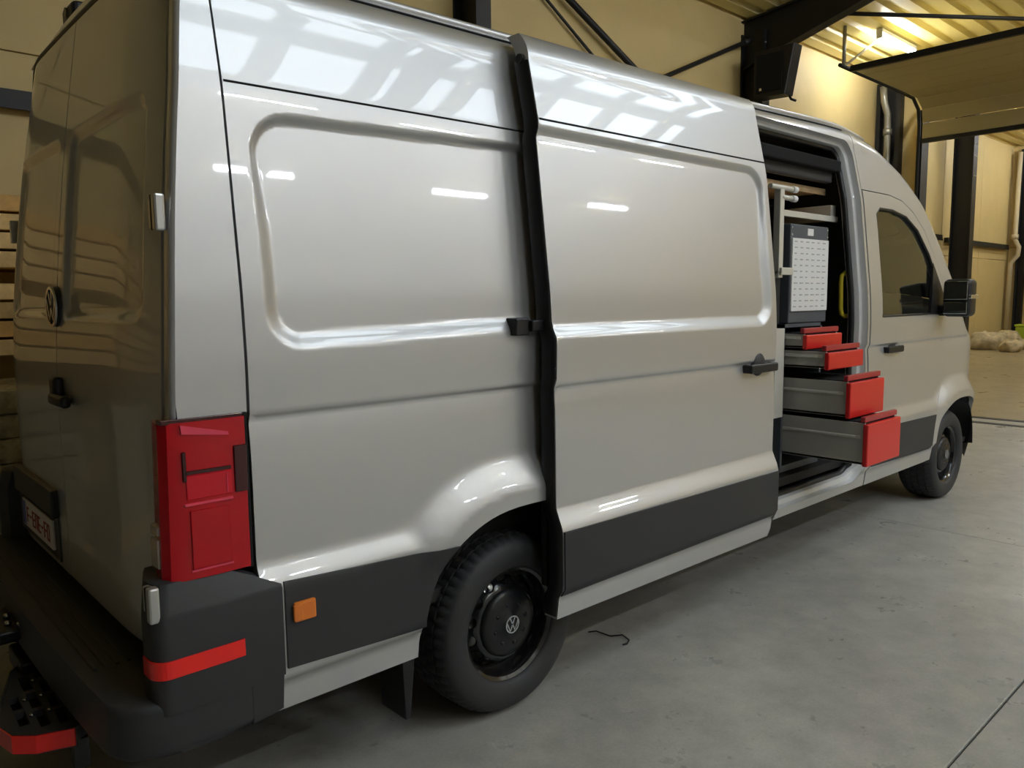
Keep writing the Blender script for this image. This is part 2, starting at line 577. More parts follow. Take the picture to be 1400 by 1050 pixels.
def rafter(x, label, w=0.22):
    t = empty('roof_beam', (x, YW - 0.4, 5.4), label, 'roof beam')
    ys_ = [YW, 4.9, 4.3, 3.2, 1.8, YG, -11.1, -12.5, YR + 0.05]
    low = [5.3, 5.46, 5.62, 5.93, 6.12, 6.72, 6.10, 5.93, 5.3]
    top = [zc_(y) - 0.03 for y in ys_]
    poly = list(zip(ys_, low)) + list(zip(ys_, top))[::-1]
    MB().prism(poly, 'x', x - 0.02, x + 0.02).done('web', 'steel_black', t)
    for line in (low, top):
        m = MB()
        v = [(ys_[i], line[i]) for i in range(len(ys_))]
        pl = v + [(a, b_ + (0.03 if line is low else -0.03)) for a, b_ in v[::-1]]
        m.prism(pl, 'x', x - w / 2, x + w / 2).done('flange', 'steel_black', t)
    return t


ibeam_column(5.33, YW, 'steel_column', 'black steel column against the cream wall behind the middle of the van roof')
ibeam_column(11.45, YW, 'steel_column', 'black steel column carrying the black heater box')
ibeam_column(22.1, YW + 0.2, 'steel_column', 'tall black steel column seen through the big doorway', w=0.3, d=0.48, z1=7.2)
rafter(11.45, 'heavy black haunched roof beam meeting the column with the heater box')
rafter(-0.5, 'black haunched roof beam above the rear end of the van')
rafter(5.5, 'black haunched roof beam above the middle of the van')

# slim corner post with downpipe beside the doorway
cp = empty('door_post', (XD - 0.2, 5.0, 0), 'black steel post in the corner beside the big doorway', 'post')
bx('flange', (XD - 0.2, XD - 0.02, 5.20, 5.28, 0, 6.0), 'steel_black', cp)
bx('flange', (XD - 0.2, XD - 0.02, 4.78, 4.88, 0, 6.0), 'steel_black', cp)
bx('web', (XD - 0.06, XD - 0.02, 4.86, 5.22, 0, 6.0), 'steel_black', cp)
dp = empty('downpipe', (XD - 0.22, 5.04, 0), 'pale round downpipe between the flanges of the corner post', 'pipe')
MB().tube([(XD - 0.32, 5.1, 5.9), (XD - 0.30, 5.08, 5.6), (XD - 0.2, 5.04, 5.35), (XD - 0.2, 5.03, 5.0), (XD - 0.2, 5.03, 0.01)], 0.07).done('pipe', 'galv', dp)
MB().tube([(XD - 0.2, 5.03, 5.05), (XD - 0.2, 5.03, 4.92)], 0.09).done('pipe_collar', 'galv', dp)

# horizontal girts on the walls
for (a, b_, z, y, lab) in ((-6, 5.38, 3.12, YW, 'dark horizontal wall rail above the lumber rack'),
                           (XD + 0.3, 21.9, 3.0, YW + 0.45, 'dark horizontal wall rail beyond the doorway, between door wall and tall column'),
                           (22.3, XE - 0.45, 2.95, YW + 0.45, 'dark horizontal wall rail beyond the doorway, between tall column and end wall')):
    g = empty('wall_rail', ((a + b_) / 2, y - 0.06, z), lab, 'wall rail')
    bx('rail', (a, b_, y - 0.10, y - 0.001, z, z + 0.13), 'steel_black', g)
    bx('rail_lip', (a, b_, y - 0.115, y - 0.10, z - 0.02, z + 0.03), 'steel_black', g)
g = empty('wall_rail', (XE - 0.16, 3, 2.95), 'dark horizontal rail across the far end wall', 'wall rail')
bx('rail', (XE - 0.2, XE - 0.1, -8, 5.2, 2.95, 3.1), 'steel_black', g)
bx('rail_lip', (XE - 0.215, XE - 0.2, -8, 5.2, 2.93, 2.99), 'steel_black', g)


def brace(name, a, b_, r, label, cat='brace'):
    t = empty(name, a, label, cat)
    A, B = Vector(a), Vector(b_)
    d = (B - A).normalized()
    MB().tube([A, B], r, seg=8).done('rod', 'steel_black', t)
    MB().tube([A - d * 0.02, A + d * 0.25], r * 1.5, seg=8).done('end_fitting', 'steel_black', t)
    MB().tube([B - d * 0.25, B + d * 0.02], r * 1.5, seg=8).done('end_fitting', 'steel_black', t)
    return t


brace('cross_brace', (6.0, 5.18, 5.9), (11.2, 5.18, 3.5), 0.045, 'black diagonal wall brace running down from behind the van roof')
brace('cross_brace', (6.0, 5.06, 3.5), (11.25, 5.06, 5.75), 0.035, 'black diagonal wall brace rising to the column with the heater box')
brace('cross_brace', (5.75, 5.24, 5.9), (9.0, 5.24, 4.0), 0.02, 'thin dark cable conduit slanting beside the wall brace', 'conduit')
brace('roof_brace', (11.6, 4.5, 6.12), (16.6, 1.05, 6.18), 0.035, 'thin black roof brace crossing below the ceiling sheets')

# heater box hung on the column
h = empty('unit_heater', (11.4, 4.4, 4.6), 'black box-shaped heater hung on the steel column', 'heater')
MB().prism([(4.18, 5.46), (4.86, 5.46), (4.86, 4.74), (4.32, 4.72)], 'x', 11.02, 11.30, bev=0.02).done('housing', 'steel_black', h)
MB().box(11.0, 11.02, 4.36, 4.80, 4.8, 5.38, bev=0.004).done('front_grille', 'gap', h)
bx('bracket', (11.25, 11.35, 4.60, 4.86, 5.44, 5.52), 'galv', h)
MB().tube([(11.2, 4.34, 4.74), (11.2, 4.3, 4.66), (11.2, 4.22, 4.62)], 0.02).done('drain_pipe', 'steel_black', h)
bx('status_light', (10.99, 11.0, 4.70, 4.74, 4.83, 4.87), 'chrome', h)

# ------------------------------------------------------------------ overhead sectional door (open)
sd = empty('sectional_door', (XD - 0.15, 1.8, 4.78), 'cream sectional overhead door rolled up under the ceiling', 'door')
yD0, yD1 = DY0 + 0.08, DY1 - 0.1
path = [(XD - 0.14, 4.74), (XD - 0.14, 5.06), (XD - 0.20, 5.34), (XD - 0.50, 5.52), (XD - 1.10, 5.54), (XD - 1.72, 5.54), (XD - 2.34, 5.54), (XD - 2.96, 5.54), (XD - 3.34, 5.54)]
for i in range(len(path) - 1):
    (xa, za), (xb, zb) = path[i], path[i + 1]
    L = math.hypot(xb - xa, zb - za) - 0.012
    ang = math.atan2(zb - za, xb - xa)
    M4 = Matrix.Translation((xa, 0, za)) @ Matrix.Rotation(-ang, 4, 'Y')
    pn = MB().box(0.006, L, yD0, yD1, -0.02, 0.025, bev=0.006, seg=1, M4=M4).done('door_section', 'door_panel', sd)
    for yy in (yD1 - 0.9, yD1 - 1.8, yD1 - 3.2):
        MB().box(L * 0.4, L * 0.4 + 0.05, yy, yy + 0.07, -0.035, -0.018, M4=M4).done('hinge', 'galv', pn)
bx('bottom_seal', (XD - 0.2, XD - 0.1, yD0, yD1, 4.66, 4.74), 'steel_black', sd)
bx('top_rail', (XD - 3.42, XD - 3.34, yD0, yD1 + 0.05, 5.50, 5.60), 'steel_black', sd)
for k, yy in enumerate((DY1 - 0.02, DY0 + 0.02)):
    MB().tube([(XD - 0.12, yy, 0.05), (XD - 0.12, yy, 5.06), (XD - 0.2, yy, 5.34), (XD - 0.5, yy, 5.52), (XD - 1.1, yy, 5.54), (XD - 3.75, yy, 5.56)], 0.035, seg=8).done('track', 'steel_black', sd)
    for i in range(5):
        bx('track_clip', (XD - 1.2 - i * 0.55, XD - 0.95 - i * 0.55, yy - 0.02, yy + 0.02, 5.57, 5.60), 'galv', sd)
    MB().tube([(XD - 3.6, yy, 5.57), (XD - 3.6, yy, zc_(yy))], 0.035, seg=8).done('hanger', 'galv', sd)
    MB().tube([(XD - 3.58, yy, 5.57), (XD - 2.6, yy - 0.25 * (1 - 2 * k), zc_(yy))], 0.022, seg=8).done('hanger', 'galv', sd)

# ------------------------------------------------------------------ ceiling tubes
def tube_light(x, y, label, n=1.5):
    z = zc_(y)
    t = empty('ceiling_light', (x, y, z - 0.12), label, 'light', 'tube lights on the ceiling')
    MB().box(x - n / 2 - .03, x + n / 2 + .03, y - 0.06, y + 0.06, z - 0.09, z - 0.02, bev=0.01).done('housing', 'tube_house', t)
    MB().tube([(x - n / 2, y, z - 0.125), (x + n / 2, y, z - 0.125)], 0.045, seg=12).done('tube', 'tube', t)
    for s in (-1, 1):
        bx('end_cap', (x + s * (n / 2 + .015) - .02, x + s * (n / 2 + .015) + .02, y - .05, y + .05, z - .18, z - .06), 'tube_house', t)
    return t


tube_light(14.65, 4.1, 'lit tube light on the ceiling above the open sectional door')
for x in (19.2, 23.0, 26.5):  # unseen tubes added to light the far bay
    tube_light(x, 3.2, 'unseen tube light added on the ceiling to light the bay beyond the big doorway')
for x in (19.0, 23.0, 26.5):  # second unseen row added for the same bay
    tube_light(x, -1.8, 'unseen tube light added on the ceiling to light the bay beyond the big doorway')
for x in (0.9, 5.6, 10.3, 15.0):
    tube_light(x, -10.7, 'lit tube light on the ceiling in the row along the plain cream wall')
for x in (1.6, 4.6, 7.6, 10.6, 13.6):  # row added out of view as main fill for the van side
    tube_light(x, -7.7, 'unseen tube light added on the ceiling as fill, in the row next to the rooflights')
for x in (10.5, 14.6):  # out of view, added for extra light
    tube_light(x, -1.2, 'unseen tube light added on the ceiling over the open floor ahead of the van')

# ------------------------------------------------------------------ THE VAN
RX, FX, WR = 1.258, 5.836, 0.345
YC = 1.02
van = empty('cargo_van', (3.3, YC, 0), 'silver grey high-roof cargo van with its side door slid open', 'van')

ZK = np.array([0.2, 0.36, 0.47, 0.80, 1.42, 1.60, 2.17, 2.44, 2.7])
YK = np.array([0.055, 0.018, 0.004, 0.006, 0.000, 0.010, 0.075, 0.135, 0.20])
zt = np.linspace(0.2, 2.7, 1001)
yt = np.interp(zt, ZK, YK)
ker = np.hanning(61); ker /= ker.sum()
yt = np.convolve(np.pad(yt, 30, mode='edge'), ker, 'valid')


def base_y(z): return np.interp(z, zt, yt)


XT = [0.0, 0.15, 1.5, 3.2, 4.0, 4.3, 4.6, 4.8, 5.0, 5.28, 5.5, 5.7, 5.9, 6.02, 6.2, 6.45, 6.65, 6.78, 6.9]
ZT = [2.56, 2.565, 2.58, 2.605, 2.63, 2.63, 2.59, 2.52, 2.44, 2.26, 2.04, 1.80, 1.54, 1.41, 1.34, 1.24, 1.08, 0.84, 0.6]
xt = np.linspace(-0.1, 6.95, 1401)
ztop_t = np.interp(xt, XT, ZT)
k2 = np.hanning(41); k2 /= k2.sum()
ztop_t = np.convolve(np.pad(ztop_t, 20, mode='edge'), k2, 'valid')


def ztop(X): return np.interp(X, xt, ztop_t)
RC = 0.14


def plan(X):
    t = np.clip((X - 5.95) / 0.87, 0, 0.9995)
    return 1.0 * (1 - (1 - t ** 2.3) ** (1 / 2.3))


def arch_r(X, z, cx, hw, top):
    # normalised "radius" of the wheel-arch superellipse about the hub
    a = np.abs(X - cx) / hw
    b = np.maximum(z - 0.30, 0) / (top - 0.30)
    return (a ** 2.6 + b ** 2.6) ** (1 / 2.6)


RA = (1.285, 0.49, 0.83)
FA = (5.86, 0.475, 0.80)


def side_y(X, z, arches=True, recs=(), trim=True, shelf_z=0.0):
    y = base_y(z) + plan(X)
    T = 0.0 * z
    if trim:
        t = np.clip((0.845 + shelf_z - z) / 0.085, 0, 1)
        T = 0.036 * (0.75 * t + 0.25 * t * t * (3 - 2 * t))
    fade = sstep(6.2, 5.9, X)
    g = np.where(z < 1.25, np.exp(-(1.25 - z) / 0.09), np.exp(-((z - 1.25) / 0.012) ** 2))
    y = y + 0.014 * g * fade
    for (x0, x1, z0, z1, sl, r, dep) in recs:
        sdv = rrect_sd(X, z - sl * (X - x0), x0, x1, z0, z1, r)
        wd_ = 0.036 + 0.026 * sstep(2.02, 1.75, z - sl * (X - x0))
        y = y + dep * sstep(0.0, -1.0, sdv / wd_)
    if arches:
        for (cx, hw, top) in (RA, FA):
            rr = arch_r(X, z, cx, hw, top)
            t = np.clip((1.37 - rr) / 0.27, 0, 1)
            t = (0.6 * t + 0.4 * t * t * (3 - 2 * t)) * sstep(0.52, 0.80, z)
            F = 0.062 * t
            k = 0.010
            h = np.clip(0.5 + 0.5 * (F - T) / k, 0, 1)
            T = T + (F - T) * h + k * h * (1 - h) * (h < 1) * (h > 0)
    y = y - T
    if trim: y = y + 0.024 * sstep(0.50, 0.46, z)
    return y


REC_BODY = [(0.300, 3.4, 1.43, 2.118, 0.032, 0.13, 0.024)]


def side(X, s, **kw):
    zt_ = ztop(X)
    zc = zt_ - RC
    low = s <= zc
    zz = np.where(low, s, zc)
    y0 = side_y(X, zz, **kw)
    a = np.clip((s - zc) / RC, 0, math.pi / 2)
    y = np.where(low, y0, y0 + RC * 1.1 * (1 - np.cos(a)))
    z = np.where(low, s, zc + RC * np.sin(a))
    return np.stack([X + 0 * s, y, z], -1)


def body_surf(X, s): return side(X, s, recs=REC_BODY)
def cab_surf(X, s): return side(X, s)
def flip(f): return lambda u, v: f(u, v) * np.array([1, -1, 1]) + np.array([0, 2 * YC, 0])


SG = RC * 1.32                      # how far the side sheet runs over the shoulder


def arch_poly(cx, hw, top, zb):
    pts = []
    for k in range(41):
        t = math.pi * k / 40
        c, s_ = math.cos(t), math.sin(t)
        pts.append((cx + hw * math.copysign(abs(c) ** (2 / 2.6), c), 0.30 + (top - 0.30) * abs(s_) ** (2 / 2.6)))
    pts = [p for p in pts if p[1] > zb + 0.01]
    return [(pts[0][0] + 0.0, zb)] + pts + [(pts[-1][0], zb)]


def rear_lean(z): return 0.145 * np.clip((z - 1.25) / 1.32, 0, 1.1) ** 1.5


zl = sorted(set(list(np.arange(0.38, 2.9, 0.03)) + [1.2, 1.23, 1.24, 1.25, 1.26, 1.27, 1.29] + list(np.arange(0.74, 0.9, 0.015)) + list(np.arange(1.40, 1.53, 0.012)) + list(np.arange(1.92, 2.22, 0.008)) + list(np.arange(0.86, 1.12, 0.016))))
xl = sorted(set(list(np.arange(0.03, 6.8, 0.04)) + list(np.arange(0.285, 0.46, 0.008)) + list(np.arange(2.74, 2.92, 0.009)) + list(np.arange(0.56, 1.5, 0.02))))
ul, vl = np.array(xl), np.array(zl)

# main side panel with rear wheel arch and side-door opening
OX0, OX1, OZ0, OZ1 = 2.62, 4.232, 0.425, 2.525
open_poly = rrect(OX0, OX1, OZ0, OZ1, [0.10, 0.10, 0.10, 0.16], 8)
XS0, XS1 = 0.247, 4.262
top_line = [(x, float(ztop(np.array(x))) - RC + SG) for x in np.linspace(XS1, XS0, 60)]
bot = arch_poly(*RA, 0.375)
outl = [(XS0, 0.375)] + [(p[0], p[1]) for p in bot[::-1]] + [(XS1, 0.375)] + top_line
panel('side_panel', outl, [open_poly], body_surf, (0, -1, 0.2), 'paint', van, ul, vl, rim=(0, 0.045, 0))
# inner return of the side-door opening
def open_ring(u, v):
    pl = resample(open_poly, 0.03)
    return pl
pl = resample(open_poly, 0.025)
fr = MB()
A = body_surf(pl[:, 0], pl[:, 1])
cx_, cz_ = (OX0 + OX1) / 2, (OZ0 + OZ1) / 2
prof = [(0.0, 0.002), (0.006, 0.03), (0.010, 0.036), (0.030, 0.038), (0.034, 0.042), (0.040, 0.11)]
def inset(ins, dep):
    o = []
    for i in range(len(pl)):
        t = pl[(i + 1) % len(pl)] - pl[i - 1]
        n = np.array([-t[1], t[0]]); n /= np.linalg.norm(n)
        p = pl[i] + n * ins
        q = body_surf(np.array([p[0]]), np.array([p[1]]))[0]
        o.append((q[0], max(A[i][1], q[1] if p[1] < 2.3 else 0) + dep, q[2]))
    return o
rings = [[fr.bm.verts.new(q) for q in inset(*pr)] for pr in prof]
for j in range(len(prof) - 1):
    for i in range(len(pl)):
        k = (i + 1) % len(pl)
        f = fr.bm.faces.new((rings[j][i], rings[j][k], rings[j + 1][k], rings[j + 1][i])); f.smooth = True
dframe = fr.done('door_opening_frame', 'inner_paint', van)
# black seal around the opening
pts = inset(0.044, 0.085)
pts.append(pts[0])
MB().tube(pts, 0.018, seg=8, cap=False).done('door_seal', 'black', dframe)

# rear corner (D-pillar) panel
zlist = np.linspace(0.80, 2.42, 40)
cz = [(0.242, z) for z in (0.80, 2.42)]
tz = float(ztop(np.array(0.2))) - RC + SG
outl = [(0.05, 1.275), (0.238, 1.275), (0.241, tz)] + [(0.045 + float(rear_lean(np.array(z))), z) for z in np.linspace(tz - 0.02, 1.32, 24)]
corner_surf = cab_surf
panel('corner_panel', outl, [], corner_surf, (0, -1, 0.1), 'paint', van, np.arange(0.03, 0.3, 0.012), vl, rim=(0, 0.05, 0))

# dark seams
def seam(name, pts, surf, w, parent, outv=0.0015, m='gap'):
    pts = np.array(pts, float)
    pts = np.concatenate([np.linspace(pts[i], pts[i + 1], 24, endpoint=False) for i in range(len(pts) - 1)] + [pts[-1:]])
    t = np.gradient(pts, axis=0)
    n = np.stack([-t[:, 1], t[:, 0]], -1)
    n /= np.linalg.norm(n, axis=1)[:, None]
    a, b = pts + n * w / 2, pts - n * w / 2
    Pa, Pb = surf(a[:, 0], a[:, 1]), surf(b[:, 0], b[:, 1])
    d = np.cross(Pb - Pa, np.gradient((Pa + Pb) / 2, axis=0))
    d /= np.linalg.norm(d, axis=1)[:, None]
    if d[:, 1].mean() > 0: d = -d
    m_ = MB()
    R_ = [[m_.bm.verts.new(q) for q in (Pa[i] + d[i] * outv, Pb[i] + d[i] * outv, Pb[i] - d[i] * .004, Pa[i] - d[i] * .004)] for i in range(len(pts))]
    for i in range(len(pts) - 1):
        for k in range(4):
            m_.bm.faces.new((R_[i][k], R_[i][(k + 1) % 4], R_[i + 1][(k + 1) % 4], R_[i + 1][k]))
    return m_.done(name, m, parent)


side_parts = {o.name: o for o in van.children}
spn = side_parts['side_panel']
seam('panel_seam', [(0.25, 2.185), (1.2, 2.195), (2.58, 2.205)], body_surf, 0.006, spn)
seam('panel_seam', [(x, float(ztop(np.array(x))) - RC + RC * 0.84) for x in np.linspace(0.28, 4.2, 12)], body_surf, 0.010, spn, outv=0.004)

# charcoal lower trim between bumper and arch, and the amber marker in it
def trim_panel(name, x0, x1, z0, z1, surf, parent, cut=None, off=0.006):
    f = lambda u, v: surf(u, v) + np.array([0, -off, 0])
    ol = [(x0, z0), (x1, z0), (x1, z1), (x0, z1)]
    if cut is not None: ol = cut
    return panel(name, ol, [], f, (0, -1, 0), 'plastic', parent, ul, np.arange(z0, z1, 0.03), rim=(0, off + 0.01, 0))


lt = [(0.30, 0.50)]
ap = [p for p in arch_poly(*RA, 0.375) if p[0] < RA[0]]
left_arch = sorted([p for p in ap if 0.48 < p[1] < 0.735], key=lambda p: p[1])
cut = [(0.312, 0.515), (left_arch[0][0] - 0.002, 0.49)] + [(p[0] - 0.004, p[1]) for p in left_arch] + [(left_arch[-1][0] + 0.012, 0.742), (0.312, 0.775)]
trim_panel('lower_trim', 0.312, 0.9, 0.49, 0.775, body_surf, van, cut)
mk = MB().box(0.335, 0.405, -0.046, -0.028, 0.648, 0.708, bev=0.006).done('side_marker', 'amber', van)
MB().box(0.331, 0.36, -0.049, -0.040, 0.653, 0.703, bev=0.003).done('marker_clear_part', M['amber'], mk)
# trim ahead of the rear arch (behind the slid-back door)
ra = sorted([p for p in arch_poly(*RA, 0.375) if p[0] > RA[0] and 0.48 < p[1] < 0.735], key=lambda p: p[1])
cut = [(ra[0][0] + 0.004, 0.49), (2.60, 0.49), (2.60, 0.735), (ra[-1][0] + 0.002, 0.735)] + [(p[0] + 0.004, p[1]) for p in ra[::-1]]
trim_panel('lower_trim', 1.3, 2.6, 0.49, 0.735, body_surf, van, cut)

# wheel-arch liners
def liner(cx, hw, top, name, far=False):
    pts = arch_poly(cx, hw + 0.0, top + 0.0, 0.36)[1:-1]
    m_ = MB()
    ya, yb = (0.0, 0.42) if not far else (2 * YC, 2 * YC - 0.42)
    A_ = [m_.bm.verts.new((p[0], ya + (0.012 if not far else -0.012), p[1] - 0.001)) for p in pts]
    B_ = [m_.bm.verts.new((p[0], yb, p[1] - 0.03)) for p in pts]
    for i in range(len(pts) - 1):
        f = m_.bm.faces.new((A_[i], A_[i + 1], B_[i + 1], B_[i])); f.smooth = True
    m_.bm.faces.new(B_)
    return m_.done(name, 'black', van)


for far in (False, True):
    liner(*RA, 'wheel_arch_liner', far)
    liner(*FA, 'wheel_arch_liner', far)

# far side of the body: one plain sheet with arches and cab window
far_s = flip(cab_surf)
win = [(4.44, 1.44), (5.42, 1.44), (5.50, 1.50), (5.42, 1.66), (5.28, 1.86), (5.10, 2.02), (4.92, 2.10), (4.70, 2.13), (4.50, 2.13), (4.44, 2.09)]
XN = 6.80
topf = [(x, float(ztop(np.array(x))) - RC + SG) for x in np.linspace(XN, 0.22, 90)]
b1, b2 = arch_poly(*RA, 0.375), arch_poly(*FA, 0.375)
outl = [(0.05, 0.375)] + b1[::-1] + b2[::-1] + [(XN, 0.375)] + topf + [(0.06 + float(rear_lean(np.array(z))), z) for z in np.linspace(2.5, 1.2, 20)]
panel('far_side_panel', outl, [win], far_s, (0, 1, 0.2), 'paint', van, np.arange(0.1, 6.8, 0.12), np.arange(0.42, 2.6, 0.1), step=0.08, rim=(0, -0.03, 0))

# roof, windscreen, bonnet
def roof_f(x0, x1):
    def f(u, v):
        X = x0 + (x1 - x0) * u
        e = side(np.array([X]), np.array([float(ztop(np.array(X))) - RC + SG]))[0]
        y0, z0 = e[1], e[2]
        y = y0 + (2 * YC - 2 * y0) * v
        w = abs(2 * v - 1)
        cr = 0.055 + 0.05 * float(sstep(4.2, 5.2, np.array(X))) * float(sstep(6.7, 6.0, np.array(X)))
        return (X, y, z0 + cr * (1 - w ** 2.2) + 0.012 * (1 - w ** 12))
    return f


roof_o = MB().grid(roof_f(0.165, 4.98), 60, 30).done('roof', 'paint', van)
lip = []
for x in np.linspace(0.19, 4.6, 50):
    q = side(np.array([x]), np.array([float(ztop(np.array(x))) - RC + RC * 1.22]))[0]
    lip.append((q[0], q[1] + 0.006, q[2] + 0.013))
MB().tube(lip, 0.016, seg=10).done('roof_lip', 'paint', roof_o)
MB().grid(roof_f(4.985, 5.93), 24, 24).done('windscreen', 'glass', van)
MB().grid(roof_f(5.935, 6.80), 20, 24).done('bonnet', 'paint', van)

# ---- front door, pillar, wing
fd_out = [(4.27, 0.375), (5.30, 0.375), (5.30, 0.50), (5.335, 0.66), (5.40, 0.78), (5.50, 0.90), (5.53, 1.05), (5.53, 1.43), (5.575, 1.49), (5.52, 1.62), (5.38, 1.84), (5.22, 2.02), (5.05, 2.13), (4.88, 2.20), (4.68, 2.225), (4.27, 2.225)]
def fd_surf(X, s): return side(X, s) + np.array([0, -0.003, 0])
fdo = panel('front_door', fd_out, [win], fd_surf, (0, -1, 0.1), 'paint', van, ul, vl, rim=(0, 0.05, 0))
# glass, set 8 mm inside
wi = [(4.43, 1.43)] + win[1:]
panel('side_window', win, [], lambda u, v: side(u, v) + np.array([0, 0.016, 0]), (0, -1, 0), 'glass', fdo, np.arange(4.5, 5.5, 0.08), np.arange(1.5, 2.1, 0.08), back=(0, 0.004, 0), rim=(0, 0.004, 0))
MB().tube([tuple(side(np.array([p[0]]), np.array([p[1]]))[0] + np.array([0, 0.006, 0])) for p in win + [win[0]]], 0.011, seg=8, cap=False).done('window_seal', 'black', fdo)
# quarter divider and black mirror corner
sail = [(5.24, 1.445), (5.53, 1.445), (5.555, 1.49), (5.47, 1.62), (5.335, 1.80)]
panel('mirror_corner', sail, [], lambda u, v: side(u, v) + np.array([0, -0.006, 0]), (0, -1, 0), 'black', fdo, np.arange(5.2, 5.6, 0.05), np.arange(1.45, 1.8, 0.05), rim=(0, 0.02, 0), back=(0, 0.02, 0))
panel('lower_trim', [(4.275, 0.50), (5.295, 0.47), (5.33, 0.62), (5.36, 0.715), (4.275, 0.735)], [], lambda u, v: side(u, v) + np.array([0, -0.010, 0]), (0, -1, 0), 'plastic', fdo, ul, np.arange(0.5, 0.73, 0.03), rim=(0, 0.02, 0))
def handle(x, z, y, parent):
    h_ = MB()
    h_.box(x - 0.125, x + 0.125, y - 0.040, y - 0.018, z - 0.022, z + 0.022, bev=0.010, seg=3)
    h_.box(x + 0.10, x + 0.128, y - 0.03, y + 0.02, z - 0.02, z + 0.02, bev=0.006)
    h_.box(x - 0.128, x - 0.10, y - 0.03, y + 0.02, z - 0.02, z + 0.02, bev=0.006)
    o = h_.done('door_handle', 'black', parent)
    MB().lathe([(0.0, -0.012), (0.045, -0.010), (0.058, 0.0), (0.06, 0.012)], seg=24, axis='y', c=(x, y, z + 0.018)).done('handle_recess', 'plastic', parent)
    return o
handle(4.63, 1.225, 0.012, fdo)

# roof side / A-pillar above the door, from the side opening forward
pil = [(4.268, 2.232), (4.68, 2.232), (4.885, 2.207), (5.055, 2.137), (5.227, 2.026), (5.386, 1.846), (5.526, 1.626), (5.585, 1.487), (5.62, 1.44), (6.0, 1.40)]
top2 = [(x, float(ztop(np.array(x))) - RC + SG) for x in np.linspace(6.0, 4.268, 60)]
panel('pillar_panel', pil + top2, [], cab_surf, (0, -1, 0.3), 'paint', van, ul, vl, rim=(0, 0.04, 0))
# front wing
b2 = arch_poly(*FA, 0.375)
lb = [p for p in b2 if p[1] > 0.375]
wing = [(5.308, 0.66 - 0.0)] 
fa_pts = [p for p in arch_poly(*FA, 0.375)[1:-1]]
left = sorted([p for p in fa_pts if p[0] < FA[0]], key=lambda p: p[1])
right = sorted([p for p in fa_pts if p[0] >= FA[0]], key=lambda p: -p[1])
lpts = [p for p in left if p[0] > 5.385]
wing_out = [(5.308, 0.375), (5.383, 0.375)] + [(max(p[0], 5.383), p[1]) for p in left] + right + [(right[-1][0], 0.375), (6.80, 0.375)]
wt = [(x, float(ztop(np.array(x))) - RC + SG) for x in np.linspace(6.80, 6.01, 30)]
wing_out += wt + [(6.0, 1.392), (5.62, 1.432), (5.585, 1.48), (5.538, 1.43), (5.538, 1.05), (5.508, 0.90), (5.408, 0.78), (5.342, 0.66), (5.308, 0.50)]
wg = panel('front_wing', wing_out, [], cab_surf, (-0.1, -1, 0.1), 'paint', van, ul, vl, rim=(0, 0.03, 0))
# front bumper
fbp = [(6.30, 0.30), (6.80, 0.30), (6.80, 0.78), (6.42, 0.78), (6.345, 0.62), (6.325, 0.45)]
def fb_surf(X, s):
    P = side(X, s, trim=False, arches=False)
    P[:, 1] -= 0.03
    P[:, 0] += 0.02
    return P
fbm = MB().grid(lambda u, v: tuple(fb_surf(np.array([6.24 + 0.56 * u ** 0.6]), np.array([0.26 + 0.5 * v + (0 if u > .2 else 0.0)]))[0]), 30, 10)
fbm.grid(lambda u, v: tuple(flip(fb_surf)(np.array([6.24 + 0.56 * u ** 0.6]), np.array([0.26 + 0.5 * v]))[0]), 30, 10)
fbm.box(6.80, 6.84, 0.75, 1.3, 0.26, 0.76)
fbm.done('front_bumper', 'plastic', van)
bx('front_grille', (6.74, 6.79, 0.5, 1.54, 0.76, 1.0), 'black', van)

# wing mirror
mi = empty('tmp', (0, 0, 0), 'x', 'x'); bpy.data.objects.remove(mi)
mr = MB().box(5.36, 5.52, -0.215, -0.035, 1.42, 1.685, bev=0.035, seg=4).done('wing_mirror', 'black', van, 40)
MB().box(5.351, 5.362, -0.20, -0.05, 1.54, 1.67, bev=0.004).done('mirror_glass', 'mirror', mr)
MB().box(5.351, 5.362, -0.20, -0.05, 1.44, 1.525, bev=0.004).done('mirror_glass', 'mirror', mr)
MB().box(5.40, 5.50, -0.05, 0.03, 1.425, 1.50, bev=0.015).done('mirror_arm', 'black', mr)
MB().box(5.37, 5.53, -0.222, -0.19, 1.545, 1.575, bev=0.006).done('indicator', 'chrome', mr)

# ---- the slid-back side door
DX0, DX1, DYO = 1.362, 2.928, -0.122
REC_DOOR = [(0.6, 2.893, 1.43, 2.205, 0.0, 0.12, 0.024)]
def door_surf(X, s):
    P = side(X - 0.0, s, arches=False, recs=REC_DOOR, shelf_z=-0.04)
    P[:, 1] += DYO + 0.012
    return P
dt0, dt1 = float(ztop(np.array(DX0))) - RC + RC * 0.85, float(ztop(np.array(DX1))) - RC + RC * 0.70
dout = [(DX0, 0.375), (DX1 - 0.03, 0.365), (DX1 - 0.012, 0.40), (DX1 - 0.004, 0.62), (DX1, 1.2), (DX1, 2.0), (DX1 - 0.005, dt1), (DX0, dt0), (DX0, 2.1), (DX0 + 0.004, 1.5), (DX0 - 0.002, 1.1), (DX0, 0.8)]
dzl = sorted(set(zl + list(np.arange(0.70, 0.86, 0.012)) + list(np.arange(2.1, 2.22, 0.012))))
door = panel('sliding_door', dout, [], door_surf, (0, -1, 0.2), 'paint', van, ul, np.array(dzl), rim=(0, 0.065, 0), back=(0, 0.065, 0))
panel('lower_trim', [(DX0 + 0.003, 0.470), (DX1 - 0.015, 0.480), (DX1 - 0.008, 0.705), (DX0 + 0.003, 0.72)], [], lambda u, v: door_surf(u, v) + np.array([0, -0.007, 0]), (0, -1, 0), 'plastic', door, ul, np.arange(0.48, 0.7, 0.03), rim=(0, 0.02, 0))
